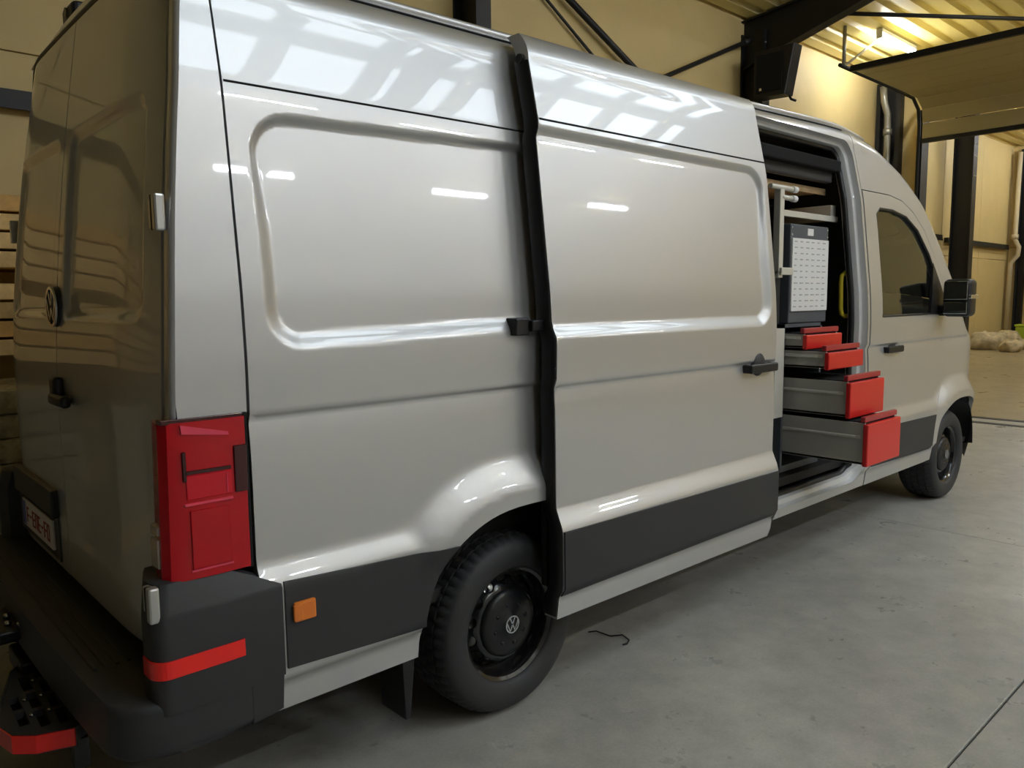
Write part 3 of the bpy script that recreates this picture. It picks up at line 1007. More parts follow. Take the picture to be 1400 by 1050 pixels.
seam('panel_seam', [(DX0 + 0.004, 2.225), (DX1 - 0.004, 2.235)], door_surf, 0.007, door)
handle(2.772, 1.235, DYO + 0.018, door)
m_ = MB()
prev = None
for q in np.linspace(0.385, 2.44, 60):
    P0 = door_surf(np.array([DX0]), np.array([q]))[0]
    row = [m_.bm.verts.new((DX0 + dx, P0[1] + dy, P0[2])) for dx, dy in ((0.001, 0.004), (-0.006, 0.008), (-0.007, 0.070), (0.001, 0.078), (0.03, 0.078))]
    if prev:
        for k in range(4): m_.bm.faces.new((prev[k], prev[k + 1], row[k + 1], row[k])).smooth = True
    prev = row
m_.done('edge_seal', 'black', door)
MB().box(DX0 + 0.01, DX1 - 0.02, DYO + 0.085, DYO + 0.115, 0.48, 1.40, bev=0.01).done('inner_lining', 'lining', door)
MB().box(DX0 - 0.006, DX0 + 0.002, DYO + 0.015, DYO + 0.05, 1.285, 1.33, bev=0.004).done('latch', 'black', door)
MB().tube([(DX0 - 0.01, DYO + 0.19, 2.45), (DX0 + 0.01, DYO + 0.19, 2.45)], 0.018).done('roller', 'black', door)
# hinge arm on the body rail
br = MB().box(1.235, 1.30, -0.034, 0.03, 1.448, 1.512, bev=0.006).box(1.30, 1.42, -0.05, 0.02, 1.462, 1.503, bev=0.005).box(1.31, 1.335, -0.034, -0.01, 1.47, 1.50, bev=0.004).box(1.355, 1.385, -0.036, -0.01, 1.465, 1.505, bev=0.004)
br.done('slide_bracket', 'black', van)
MB().box(1.25, 2.62, 0.004, 0.03, 1.455, 1.475).done('slide_rail', 'gap', van)

# ---- rear doors
def rear_x(y, z):
    w = np.abs(y - YC)
    c = 0.055 * np.clip((w - 0.60) / 0.40, 0, 1) ** 2.2
    return rear_lean(z) + c - 0.004
def rear_surf_n(recs):
    def f(y, z):
        X = rear_x(y, z)
        for (y0, y1, z0, z1, r) in recs:
            X = X + 0.020 * sstep(0.0, -0.045, rrect_sd(y, z, y0, y1, z0, z1, r))
        ye = 0.0
        # body narrows towards the roof
        t = base_y(np.clip(z, 1.3, 2.44))
        yy = YC + (y - YC) * (1.0 - t / YC)
        return np.stack([X, yy, z], -1)
    return f
recs = [(0.16, 0.955, 1.52, 2.17, 0.07), (1.085, 1.88, 1.52, 2.17, 0.07)]
rs = rear_surf_n(recs)
def rear_top(y):
    w = np.abs(y - YC) / 0.96
    return 2.555 - 0.02 * w ** 2 - 0.10 * np.clip((w - 0.80) / 0.2, 0, 1) ** 2
def rdoor(y0, y1):
    o = [(y0, 0.60), (y1, 0.60)]
    o += [(y, float(rear_top(np.array(y)))) for y in np.linspace(y1, y0, 24)]
    return o
vz = np.array(sorted(set(list(np.arange(0.62, 2.6, 0.05)) + list(np.arange(1.5, 1.6, 0.012)) + list(np.arange(2.1, 2.2, 0.012)))))
uy = np.array(sorted(set(list(np.arange(0.05, 2.0, 0.04)) + [a + d for a in (0.16, 0.955, 1.085, 1.88) for d in np.arange(-0.05, 0.055, 0.012)])))
rd = panel('rear_door', rdoor(0.075, 1.016), [], rs, (-1, 0, 0), 'paint', van, uy, vz, rim=(0.04, 0, 0), back=(0.04, 0, 0))
rdl = panel('rear_door', rdoor(1.024, 1.965), [], rs, (-1, 0, 0), 'paint', van, uy, vz, rim=(0.04, 0, 0), back=(0.04, 0, 0))
# frame behind the doors (dark) and the roof gasket
fr = MB()
fr.box(0.115, 0.135, 0.16, 1.88, 0.45, 1.9)
fr.done('rear_frame', 'gap', van)
pts = []
for y in np.linspace(0.03, 2.01, 40):
    p = rs(np.array([y]), rear_top(np.array([y])))[0]
    pts.append((p[0] + 0.012, p[1], p[2] + 0.014))
MB().tube(pts, 0.014, seg=8).done('roof_gasket', 'black', van)
# roof trailing edge closing the gap between gasket and roof sheet
m_ = MB()
A1, A2, A3 = [], [], []
for y in np.linspace(0.0, 1.0, 40):
    q = Vector(roof_f(0.165, 4.98)(0, y))
    A1.append(m_.bm.verts.new(q))
    yy = min(max(q.y, 0.03), 2.01)
    p = rs(np.array([yy]), rear_top(np.array([yy])))[0]
    A2.append(m_.bm.verts.new((p[0] + 0.008, q.y, min(p[2] + 0.02, q.z))))
for i in range(39):
    f = m_.bm.faces.new((A1[i], A1[i + 1], A2[i + 1], A2[i])); f.smooth = True
m_.done('roof_edge', 'paint', van)
# pillar strip between side corner and rear door
m_ = MB()
prev = None
for q in np.linspace(0.62, tz, 70):
    xr = 0.045 + float(rear_lean(np.array(q)))
    P0 = side(np.array([xr]), np.array([q]))[0]
    yb, z = P0[1], P0[2]
    row = [m_.bm.verts.new(p) for p in ((xr + 0.001, yb + 0.0005, z), (xr - 0.006, yb + 0.003, z), (xr - 0.011, yb + 0.009, z), (xr - 0.013, yb + 0.018, z), (xr - 0.010, yb + 0.05, z), (xr - 0.005, yb + 0.078, z), (xr + 0.05, yb + 0.085, z))]
    if prev:
        for k in range(6):
            f = m_.bm.faces.new((prev[k], prev[k + 1], row[k + 1], row[k])); f.smooth = True
    prev = row
m_.done('rear_pillar', 'paint', van)
# hinges
def hinge(y, z, xr, big=False):
    hg = MB().box(xr - 0.018, xr + 0.010, y - 0.010, y + 0.018, z - 0.048, z + 0.048, bev=0.006).done('hinge', 'zinc', van)
    MB().box(xr - 0.012, xr + 0.02, y + 0.022, y + 0.060, z - 0.040, z + 0.040, bev=0.005).done('hinge_leaf', 'zinc', hg)
    MB().tube([(xr - 0.010, y + 0.020, z - 0.045), (xr - 0.010, y + 0.020, z + 0.045)], 0.009).done('hinge_pin', 'black', hg)
hinge(0.050, 1.815, 0.055)
hinge(-0.022, 0.802, -0.040)
# left hinge seen on the far edge
MB().box(0.07, 0.11, 2.0, 2.03, 1.85, 1.95, bev=0.005).done('hinge', 'zinc', van)
# rear handle
h_ = MB().box(-0.045, -0.012, 0.80, 0.985, 1.235, 1.275, bev=0.012, seg=3).box(-0.035, 0.0, 0.93, 1.0, 1.23, 1.33, bev=0.014, seg=3)
h_.done('door_handle', 'black', rd, 40)
# plate pocket and number plate on the left door
pp = MB().box(-0.028, 0.004, 1.13, 1.80, 0.79, 0.895, bev=0.008).box(-0.010, 0.004, 1.13, 1.80, 0.62, 0.80, bev=0.006)
pp.done('plate_surround', 'black', rdl)
pt = MB().box(-0.020, -0.010, 1.19, 1.70, 0.655, 0.77, bev=0.003).done('number_plate', 'plate', rdl)
MB().box(-0.0215, -0.019, 1.645, 1.695, 0.662, 0.763).done('plate_band', 'plate_blue', rdl)
random.seed(8)
lm = MB()
for i in range(8):
    y = 1.60 - i * 0.050
    if i in (1, 5): 
        lm.box(-0.0222, -0.0195, y - 0.012, y + 0.012, 0.708, 0.716); continue
    lm.box(-0.0222, -0.0195, y + 0.012, y + 0.018, 0.680, 0.745)
    lm.box(-0.0222, -0.0195, y - 0.018, y + 0.018, 0.738, 0.745)
    if i % 2: lm.box(-0.0222, -0.0195, y - 0.018, y - 0.012, 0.680, 0.745)
    else: lm.box(-0.0222, -0.0195, y - 0.018, y + 0.018, 0.708, 0.715)
    if i % 3: lm.box(-0.0222, -0.0195, y - 0.018, y + 0.018, 0.680, 0.687)
lm.done('plate_lettering', 'plate_red', rdl)


def emblem(parent, name, c, R, axis, m='emblem', th=0.006):
    """round badge: ring with stacked V and W strokes"""
    e = MB()
    cx, cy, cz = c
    n = 40
    def P(u, v, d):
        return (cx + u, cy - d, cz + v) if axis == 'y' else (cx - d, cy - u, cz + v)
    def ring(r0, r1):
        rows = []
        for k in range(n):
            t = 2 * math.pi * k / n
            rows.append([e.bm.verts.new(P(r * math.cos(t), r * math.sin(t), d)) for (r, d) in ((r1, 0), (r1, th), (r0, th), (r0, 0))])
        for k in range(n):
            for j in range(4):
                e.bm.faces.new((rows[k][j], rows[k][(j + 1) % 4], rows[(k + 1) % n][(j + 1) % 4], rows[(k + 1) % n][j]))
    ring(R * 0.86, R)
    def stroke(a, b_, w):
        a, b_ = Vector(a) * R, Vector(b_) * R
        d = (b_ - a).normalized(); nn = Vector((-d.y, d.x)) * w * R / 2
        q = [a + nn, b_ + nn, b_ - nn, a - nn]
        A_ = [e.bm.verts.new(P(p.x, p.y, 0)) for p in q]
        B_ = [e.bm.verts.new(P(p.x, p.y, th * 0.9)) for p in q]
        e.bm.faces.new(A_); e.bm.faces.new(B_[::-1])
        for k in range(4): e.bm.faces.new((A_[k], A_[(k + 1) % 4], B_[(k + 1) % 4], B_[k]))
    w = 0.14
    stroke((-0.38, 0.82), (-0.03, 0.10), w); stroke((0.38, 0.82), (0.03, 0.10), w)
    stroke((-0.82, 0.36), (-0.34, -0.76), w); stroke((0.82, 0.36), (0.34, -0.76), w)
    stroke((-0.36, -0.76), (-0.03, -0.06), w); stroke((0.36, -0.76), (0.03, -0.06), w)
    return e.done(name, m, parent)


bk = MB().lathe([(0.0, -0.012), (0.066, -0.010), (0.072, 0.0), (0.072, 0.03)], seg=32, axis='x', c=(rear_x(np.array(1.02), np.array(1.57)) - 0.004, 1.02, 1.57)).done('badge_disc', 'black', rd)
emblem(rd, 'badge', (float(rear_x(np.array(1.02), np.array(1.57))) - 0.014, 1.02, 1.57), 0.070, 'x', 'chrome')

# rear roof camera / lamp
rc = MB().box(0.18, 0.28, 1.22, 1.38, 2.60, 2.70, bev=0.02, seg=3).done('roof_camera', 'black', van)
MB().tube([(0.173, 1.30, 2.668), (0.19, 1.30, 2.668)], 0.018).done('camera_lens', 'glass', rc)

# ---- tail light
tz0, tz1 = 0.842, 1.268
tp = [(0.226, 0.012), (0.226, -0.010), (0.14, -0.016), (0.055, -0.014), (0.020, -0.004), (0.004, 0.020), (0.006, 0.060), (0.014, 0.095), (0.06, 0.10), (0.06, 0.03)]
def tl_shift(z): return 0.0
tl = MB()
nz = 8
rows = []
for i in range(nz + 1):
    f_ = i / nz
    z = tz0 + (tz1 - tz0) * f_
    dx = 0.010 * (1 - f_) 
    rows.append([tl.bm.verts.new((x - dx * (x < 0.2), y, z + 0.012 * (x - 0.1) * -1.0 * (1 - f_) )) for x, y in tp])
for i in range(nz):
    for k in range(len(tp)):
        f = tl.bm.faces.new((rows[i][k], rows[i][(k + 1) % len(tp)], rows[i + 1][(k + 1) % len(tp)], rows[i + 1][k])); f.smooth = False
tl.bm.faces.new(rows[0][::-1]); tl.bm.faces.new(rows[-1])
tlo = tl.done('tail_light', 'red_lens', van, 25)
def lens(x0, x1, z0, z1, m, d=0.003, name='lens_segment'):
    yy = -0.0155
    return MB().box(x0, x1, yy - d, yy + 0.010, z0, z1, bev=0.0015, seg=1).done(name, m, tlo)
lens(0.058, 0.182, 1.060, 1.125, 'red_bright', 0.002)
lens(0.055, 0.180, 1.128, 1.138, 'red_dark', 0.004)
lens(0.050, 0.182, 1.043, 1.051, 'pink_lens', 0.004)
lens(0.064, 0.170, 0.870, 1.030, 'red_lens', 0.0045)
lens(0.060, 0.176, 0.862, 0.868, 'pink_lens', 0.003)
lens(0.050, 0.060, 1.11, 1.19, 'red_dark', 0.004)
lens(0.190, 0.226, 1.06, 1.19, 'red_dark', 0.002)
lens(0.165, 0.169, 1.065, 1.118, 'pink_lens', 0.004)
m_ = MB()
q = [m_.bm.verts.new(p) for p in ((0.050, -0.0185, 1.262), (0.052, -0.0185, 1.238), (0.178, -0.0185, 1.222), (0.176, -0.0185, 1.232))]
q2 = [m_.bm.verts.new((v.co.x, v.co.y + 0.008, v.co.z)) for v in q]
m_.bm.faces.new(q); m_.bm.faces.new(q2[::-1])
for k in range(4): m_.bm.faces.new((q[k], q[(k + 1) % 4], q2[(k + 1) % 4], q2[k]))
m_.done('lens_segment', 'pink_lens', tlo)
MB().box(-0.010, 0.02, 0.030, 0.086, 0.875, 0.955, bev=0.003).done('reversing_lens', 'clear_lens', tlo)
MB().box(-0.008, 0.02, 0.030, 0.086, 0.965, 0.990, bev=0.003).done('reversing_lens', 'clear_lens', tlo)
MB().box(0.004, 0.228, -0.006, 0.03, 1.264, 1.278, bev=0.003).done('lamp_frame', 'red_dark', tlo)
MB().box(0.222, 0.236, -0.008, 0.03, 0.835, 1.278, bev=0.003).done('lamp_frame', 'gap', tlo)

# ---- rear bumper
bp_ = MB()
def bplan(n=14):
    o = []
    for k in range(n + 1):
        y = 0.10 + (2 * YC - 0.20) * k / n
        w = abs(y - YC) / (YC)
        o.append((-0.175 + 0.03 * w ** 2, y))
    return o
mid = bplan()
near = [(0.285, -0.030), (0.12, -0.036), (0.0, -0.036), (-0.07, -0.026), (-0.125, 0.004), (-0.148, 0.05)]
farp = [(x, 2 * YC - y) for x, y in near[::-1]]
poly = near + mid + farp + [(0.285, 2 * YC - 0.05), (0.06, 2 * YC - 0.09), (0.06, 0.09), (0.285, 0.02)]
bumper = MB().prism(poly, 'z', 0.385, 0.535, bev=0.022, seg=3).done('rear_bumper', 'plastic', van, 35)
for far in (0, 1):
    arc_ = [(-0.012 - 0.043 * math.sin(math.radians(a)), 0.005 - 0.045 * math.cos(math.radians(a))) for a in range(0, 91, 15)]
    cp_ = [(0.305, -0.034), (0.14, -0.040)] + arc_ + [(-0.055, 0.05), (-0.035, 0.11), (0.03, 0.12), (0.05, 0.03), (0.305, 0.0)]
    if far: cp_ = [(x, 2 * YC - y) for x, y in cp_[::-1]]
    m_ = MB()
    lv = [(0.50, 0.0, 0.0), (0.56, 0.0, 0.0), (0.758, 0.0, 0.0), (0.772, 0.004, 0.0), (0.845, 0.030, 0.0), (0.850, 0.045, 0.0)]
    rows = []
    for z, sh, _ in lv:
        row = []
        for (x, y) in cp_:
            yy = y + (sh if not far else -sh)
            zz = z
            if z > 0.77 and x > 0.2: zz = 0.772 + (z - 0.772) * max(0.0, 1 - (x - 0.2) / 0.09)
            row.append(m_.bm.verts.new((x + sh * (0.6 if x < 0.2 else 0), yy, zz)))
        rows.append(row)
    n = len(cp_)
    for i in range(len(lv) - 1):
        for k in range(n):
            f = m_.bm.faces.new((rows[i][k], rows[i][(k + 1) % n], rows[i + 1][(k + 1) % n], rows[i + 1][k])); f.smooth = True
    m_.bm.faces.new(rows[0][::-1]); m_.bm.faces.new(rows[-1])
    m_.done('bumper_corner', 'plastic', bumper, 30)
# lower skirt of the bumper at the side
m_ = MB().prism([(0.295, 0.40), (0.265, 0.395), (0.20, 0.385), (0.20, 0.56), (0.305, 0.56)], 'y', -0.034, 0.0, bev=0.004)
m_.done('bumper_skirt', 'plastic', bumper)
# step tread ribs
for k in range(4):
    MB().box(-0.12 + k * 0.03, -0.108 + k * 0.03, 0.30, 1.74, 0.530, 0.540, bev=0.002).done('tread_rib', 'plastic', bumper)
# red reflective strip round the corner
m_ = MB()
cpn = [(0.185, -0.0385), (0.14, -0.041)] + [(-0.012 - 0.0435 * math.sin(math.radians(a)), 0.005 - 0.0455 * math.cos(math.radians(a))) for a in range(0, 91, 15)] + [(-0.056, 0.045)]
rows = []
for (x, y) in cpn:
    o_ = 0.0035
    rows.append([m_.bm.verts.new(p) for p in ((x - (o_ if x < 0 else 0), y - o_, 0.600), (x - (o_ if x < 0 else 0), y - o_, 0.648), (x + 0.004, y + 0.01, 0.648), (x + 0.004, y + 0.01, 0.600))])
for i in range(len(rows) - 1):
    for k in range(4): m_.bm.faces.new((rows[i][k], rows[i][(k + 1) % 4], rows[i + 1][(k + 1) % 4], rows[i + 1][k]))
m_.bm.faces.new(rows[0]); m_.bm.faces.new(rows[-1])
m_.done('reflector_strip', 'red_refl', bumper)

# ---- underside, mudflap
bx('underbody', (0.1, 6.2, 0.14, 1.90, 0.38, 0.46), 'gap', van)
MB().box(0.50, 3.6, 0.5, 0.75, 0.24, 0.38, bev=0.03).done('exhaust', 'gap', van)
MB().tube([(RX, 0.2, 0.33), (RX, 1.84, 0.33)], 0.06).done('rear_axle', 'gap', van)
MB().prism([(0.745, 0.40), (0.80, 0.40), (0.775, 0.16), (0.755, 0.16)], 'y', 0.02, 0.17, bev=0.003).done('mud_flap', 'black', van)

# ---- wheels
def make_wheel(cx, y0, side_=1):
    """outer face at y0, looking to -Y when side_=1"""
    c = (cx, y0, WR)
    s_ = side_
    w = 0.235
    rim = MB()
    prof = [(0.205, 0.012), (0.216, 0.004), (0.222, 0.0), (0.214, 0.008), (0.206, 0.02), (0.200, 0.05), (0.196, 0.085), (0.200, 0.20), (0.222, 0.235)]
    rim.lathe([(r, a * s_) for r, a in prof], seg=56, c=c)
    for f in [f for f in rim.bm.faces if len(f.verts) > 4]: rim.bm.faces.remove(f)
    wo = rim.done('wheel', 'rim', van)
    # disc with vent holes
    outer = [(0.197 * math.cos(t), 0.197 * math.sin(t)) for t in np.linspace(0, 2 * math.pi, 56, endpoint=False)]
    holes = []
    nh = 14
    for k in range(nh):
        a = 2 * math.pi * (k + 0.5) / nh
        ha = []
        for t in np.linspace(0, 2 * math.pi, 14, endpoint=False):
            r_ = 0.166 + 0.017 * math.cos(t)
            aa = a + 0.145 * math.sin(t)
            ha.append((r_ * math.cos(aa), r_ * math.sin(aa)))
        holes.append(ha)
    def ds(u, v):
        r = np.hypot(u, v)
        y = 0.085 - 0.055 * sstep(0.197, 0.140, r) - 0.0 * r
        return np.stack([cx + u, y0 + s_ * y, WR + v], -1)
    gg = np.arange(-0.2, 0.2, 0.02)
    panel('wheel_disc', outer, holes, ds, (0, -s_, 0), 'rim', wo, gg, gg, step=0.018, rim=(0, 0.008 * s_, 0))
    MB().lathe([(0.0, 0.09 * s_), (0.185, 0.09 * s_), (0.185, 0.12 * s_), (0.0, 0.12 * s_)], seg=40, c=c).done('brake_disc', 'zinc', wo)
    MB().lathe([(0.0, -0.004 * s_), (0.034, -0.003 * s_), (0.040, 0.004 * s_), (0.090, 0.006 * s_), (0.118, 0.010 * s_), (0.130, 0.020 * s_), (0.134, 0.036 * s_), (0.122, 0.05 * s_)], seg=48, c=c).done('hub_cap', 'hubcap', wo)
    if s_ == 1:
        emblem(wo, 'hub_emblem', (cx, y0 - 0.002, WR), 0.034, 'y', 'emblem', 0.004)
    for k in range(8):
        a = 2 * math.pi * k / 8 + 0.2
        MB().lathe([(0.0, -0.002 * s_), (0.009, 0.0), (0.011, 0.012 * s_)], seg=6, c=(cx + 0.078 * math.cos(a), y0 + 0.004 * s_, WR + 0.078 * math.sin(a))).done('wheel_nut', 'hubcap', wo)
    # tyre
    Rt = WR
    tp_ = [(0.214, 0.012), (0.222, -0.004), (0.232, -0.012), (0.262, -0.022), (0.290, -0.022), (0.312, -0.014), (0.325, -0.004), (0.334, 0.010),
           (0.342, 0.024), (0.344, 0.040), (0.336, 0.041), (0.336, 0.049), (0.345, 0.050), (0.346, 0.085), (0.337, 0.086), (0.337, 0.096), (0.346, 0.097), (0.346, 0.135),
           (0.337, 0.136), (0.337, 0.146), (0.345, 0.147), (0.345, 0.180), (0.336, 0.181), (0.336, 0.190), (0.344, 0.191), (0.342, 0.206), (0.330, 0.225), (0.300, 0.250), (0.262, 0.250), (0.222, 0.238)]
    def rm(j, k, r):
        if 7 <= j <= 9: return r - (0.007 if k % 3 == 0 else 0)
        if j in (12, 13): return r - (0.006 if k % 4 == 1 else 0)
        if j in (16, 17): return r - (0.006 if k % 4 == 3 else 0)
        if j in (20, 21, 24, 25): return r - (0.006 if k % 4 == 1 else 0)
        return r
    ty = MB().lathe([(r, a * s_) for r, a in tp_], seg=168, c=c, rmod=rm)
    for f in [f for f in ty.bm.faces if len(f.verts) > 4]: ty.bm.faces.remove(f)
    ty.done('tyre', 'rubber', wo, 40)
    return wo


make_wheel(RX, 0.035, 1)
make_wheel(FX, 0.040, 1)
make_wheel(RX, 2 * YC - 0.035, -1)
make_wheel(FX, 2 * YC - 0.040, -1)

# ---- van interior shell
cl = MB()
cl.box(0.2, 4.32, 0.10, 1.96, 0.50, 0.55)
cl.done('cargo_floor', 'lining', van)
MB().box(2.66, 4.16, 0.075, 0.36, 0.415, 0.445, bev=0.006).done('entry_step', 'plastic', van)
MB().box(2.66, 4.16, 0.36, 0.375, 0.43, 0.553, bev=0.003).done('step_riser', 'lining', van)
MB().box(2.62, 4.16, 0.355, 0.40, 0.548, 0.562, bev=0.003).done('floor_edge', 'alu', van)
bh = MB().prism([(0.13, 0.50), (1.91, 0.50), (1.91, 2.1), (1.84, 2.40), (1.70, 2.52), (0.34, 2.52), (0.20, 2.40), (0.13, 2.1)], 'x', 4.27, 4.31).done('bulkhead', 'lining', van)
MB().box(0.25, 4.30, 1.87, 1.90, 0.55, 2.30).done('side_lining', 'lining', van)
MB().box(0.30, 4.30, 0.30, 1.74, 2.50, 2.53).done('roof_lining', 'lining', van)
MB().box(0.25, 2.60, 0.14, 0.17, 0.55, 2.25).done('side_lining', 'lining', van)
# black rail under the roof edge of the opening
MB().box(2.64, 4.15, 0.16, 0.22, 2.33, 2.40, bev=0.01).done('upper_slide_rail', 'gap', van)
MB().box(2.64, 4.15, 0.215, 0.26, 2.27, 2.36, bev=0.012).done('upper_slide_rail', 'plastic', van)
# yellow grab handle on the bulkhead
MB().tube([(4.275, 0.135, 1.715), (4.20, 0.135, 1.722), (4.185, 0.150, 1.70), (4.18, 0.152, 1.66), (4.18, 0.148, 1.50), (4.185, 0.145, 1.465), (4.20, 0.13, 1.448), (4.275, 0.13, 1.455)], 0.014, seg=10).done('grab_handle', 'yellow', bh)
# cab: seats, dashboard, steering wheel
for yy in (0.20, 1.25):
    st = MB().box(4.62, 5.10, yy, yy + 0.5, 0.75, 1.02, bev=0.05, seg=3)
    st.box(4.50, 4.66, yy + 0.01, yy + 0.49, 0.98, 1.58, bev=0.05, seg=3)
    st.box(4.52, 4.62, yy + 0.13, yy + 0.37, 1.60, 1.82, bev=0.04, seg=3)
    st.done('cab_seat', 'seat', van)
MB().box(5.45, 5.98, 0.06, 1.98, 0.9, 1.36, bev=0.08, seg=3).done('dashboard', 'black', van)
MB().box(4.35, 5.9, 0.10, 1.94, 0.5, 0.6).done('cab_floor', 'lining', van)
m_ = MB()
pts = []
for k in range(33):
    t = 2 * math.pi * k / 32
    pts.append((5.36 + 0.08 * math.sin(t), 1.5 + 0.19 * math.cos(t), 1.36 + 0.17 * math.sin(t)))
m_.tube(pts, 0.016, seg=8, cap=False)
m_.tube([(5.36, 1.5, 1.36), (5.6, 1.5, 1.25)], 0.03)
m_.tube([(5.36, 1.32, 1.36), (5.36, 1.68, 1.36)], 0.018)
m_.done('steering_wheel', 'black', van)

# ------------------------------------------------------------------ things inside the van
# drawer cabinet whose four drawers are pulled out through the side door
CX0, CX1 = 3.475, 3.90
cab = empty('drawer_cabinet', (3.69, 0.6, 0.56), 'dark cabinet inside the van with four red-fronted drawers pulled out', 'cabinet')
bx('side_plate', (CX0 - 0.02, CX0, 0.14, 0.9, 0.562, 1.42), 'board_frame', cab)
bx('side_plate', (CX1, CX1 + 0.02, 0.14, 0.9, 0.562, 1.42), 'board_frame', cab)
bx('back_plate', (CX0, CX1, 0.88, 0.9, 0.562, 1.42), 'board_frame', cab)
bx('top_plate', (CX0 - 0.02, CX1 + 0.02, 0.14, 0.9, 1.40, 1.42), 'board_frame', cab)
bx('bottom_plate', (CX0, CX1, 0.14, 0.9, 0.562, 0.60), 'board_frame', cab)
for (yf, z0, z1, zt_) in ((-0.325, 0.675, 0.90, 0.955), (-0.225, 0.925, 1.115, 1.150), (-0.100, 1.180, 1.272, 1.300), (0.030, 1.288, 1.365, 1.392)):
    dr = MB()
    x0, x1 = CX0 + 0.012, CX1 - 0.012
    yb = yf + 0.62
    dr.box(x0, x0 + 0.012, yf, yb, z0, z1, bev=0.002)
    dr.box(x1 - 0.012, x1, yf, yb, z0, z1, bev=0.002)
    dr.box(x0, x1, yf, yb, z0, z0 + 0.012)
    dr.box(x0, x1, yb - 0.012, yb, z0, z1)
    d = dr.done('drawer', 'drawer_side', cab)
    h_ = z1 - z0
    MB().box(x0 - 0.004, x0 + 0.0, yf + 0.02, yb - 0.02, z0 + h_ * 0.62, z0 + h_ * 0.62 + 0.018, bev=0.002).done('runner', 'alu', d)
    MB().box(x0 - 0.007, x0 + 0.0, yf + 0.05, yb - 0.2, z0 + h_ * 0.66, z0 + h_ * 0.66 + 0.006).done('runner', 'board', d)
    MB().box(x0 - 0.016, x1 + 0.016, yf - 0.024, yf + 0.004, z0 - 0.008, z1 - 0.004, bev=0.007, seg=3).done('drawer_front', 'red_drawer', d)
    m_ = MB().box(x0 - 0.008, x1 + 0.010, yf - 0.004, yf + 0.022, z1 + 0.004, z1 + 0.020 + 0.014, bev=0.005)
    m_.done('grip_lip', 'red_drawer_lip', d)
    MB().box(x0 + 0.01, x1 - 0.01, yf + 0.004, yf + 0.024, z1 - 0.010, z1 + 0.008).done('grip_gap', 'gap', d)
    MB().box(x0 + 0.014, x1 - 0.014, yf + 0.03, yb - 0.03, z1 - 0.006, z1 + 0.004).done('drawer_mat', 'gap', d)

# organiser with printed white front
og = empty('parts_organiser', (3.66, 0.2, 1.43), 'slate grey organiser with a white printed front standing on the drawer cabinet', 'organiser')
MB().box(3.50, 3.955, 0.135, 0.45, 1.423, 1.985, bev=0.006).done('body', 'board_frame', og)
wbd = MB().box(3.507, 3.940, 0.124, 0.136, 1.492, 1.905, bev=0.002).done('front_board', 'board', og)
m_ = MB()
random.seed(3)
for r in range(12):
    for c in range(6):
        x = 3.53 + c * 0.067 + random.uniform(-.004, .004)
        z = 1.515 + r * 0.0335
        m_.box(x, x + random.uniform(0.02, 0.04), 0.1225, 0.125, z, z + 0.006)
m_.done('printed_marks', 'print', wbd)['kind'] = 'stuff'
MB().box(3.69, 3.76, 0.130, 0.136, 1.925, 1.965, bev=0.002).done('logo_patch', 'board', og)
for x in (3.515, 3.94):
    for z in (1.925, 1.965):
        MB().lathe([(0.0, -0.004), (0.006, -0.003), (0.007, 0.002)], seg=8, c=(x, 0.134, z)).done('screw', 'chrome', og)

# aluminium shelf uprights and shelf boards
rk = empty('van_rack', (3.3, 0.6, 0.56), 'pale aluminium rack with shelf boards beside the organiser', 'rack')
MB().box(3.315, 3.36, 0.10, 0.14, 1.70, 2.16, bev=0.004).done('upright', 'alu', rk)
MB().box(3.315, 3.36, 0.50, 0.54, 0.56, 2.19, bev=0.004).done('upright', 'alu', rk)
MB().box(3.315, 3.36, 0.10, 0.54, 1.68, 1.72, bev=0.004).done('shelf_arm', 'alu', rk)
MB().box(3.32, 3.45, 0.085, 0.122, 1.695, 1.735, bev=0.004).done('shelf_arm', 'alu', rk)
MB().tube([(3.22, 0.11, 2.165), (3.46, 0.11, 2.165)], 0.014).done('rail', 'alu', rk)
MB().tube([(3.34, 0.11, 2.115), (3.455, 0.11, 2.115)], 0.014).done('rail', 'alu', rk)
MB().tube([(3.455, 0.11, 2.165), (3.50, 0.11, 2.165)], 0.018).done('rail_cap', 'board', rk)
MB().tube([(3.45, 0.11, 2.115), (3.495, 0.11, 2.115)], 0.018).done('rail_cap', 'board', rk)
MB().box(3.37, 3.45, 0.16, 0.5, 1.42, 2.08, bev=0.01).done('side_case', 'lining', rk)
MB().box(3.30, 3.40, 0.10, 0.5, 0.90, 1.40, bev=0.004).done('perforated_plate', 'alu', rk)
sh = empty('shelf_board', (3.9, 0.6, 2.03), 'plywood shelf board above the white-fronted organiser', 'shelf')
MB().box(3.48, 4.22, 0.22, 0.75, 2.045, 2.062, bev=0.002).done('board', 'ply', sh)
MB().box(3.48, 4.22, 0.205, 0.222, 2.035, 2.070, bev=0.002).done('front_edge', 'alu', sh)
MB().box(3.48, 4.22, 0.735, 0.75, 2.06, 2.20, bev=0.002).done('back_edge', 'ply', sh)
MB().box(4.15, 4.22, 0.22, 0.75, 2.06, 2.14, bev=0.002).done('end_bracket', 'alu', sh)
sh2 = empty('shelf_board', (3.6, 0.6, 2.2), 'dark topped upper shelf board right under the van roof', 'shelf')
MB().box(2.8, 4.22, 0.30, 0.9, 2.225, 2.24, bev=0.002).done('board', 'ply', sh2)
MB().box(2.8, 4.22, 0.29, 0.302, 2.21, 2.25, bev=0.002).done('front_edge', 'ply', sh2)

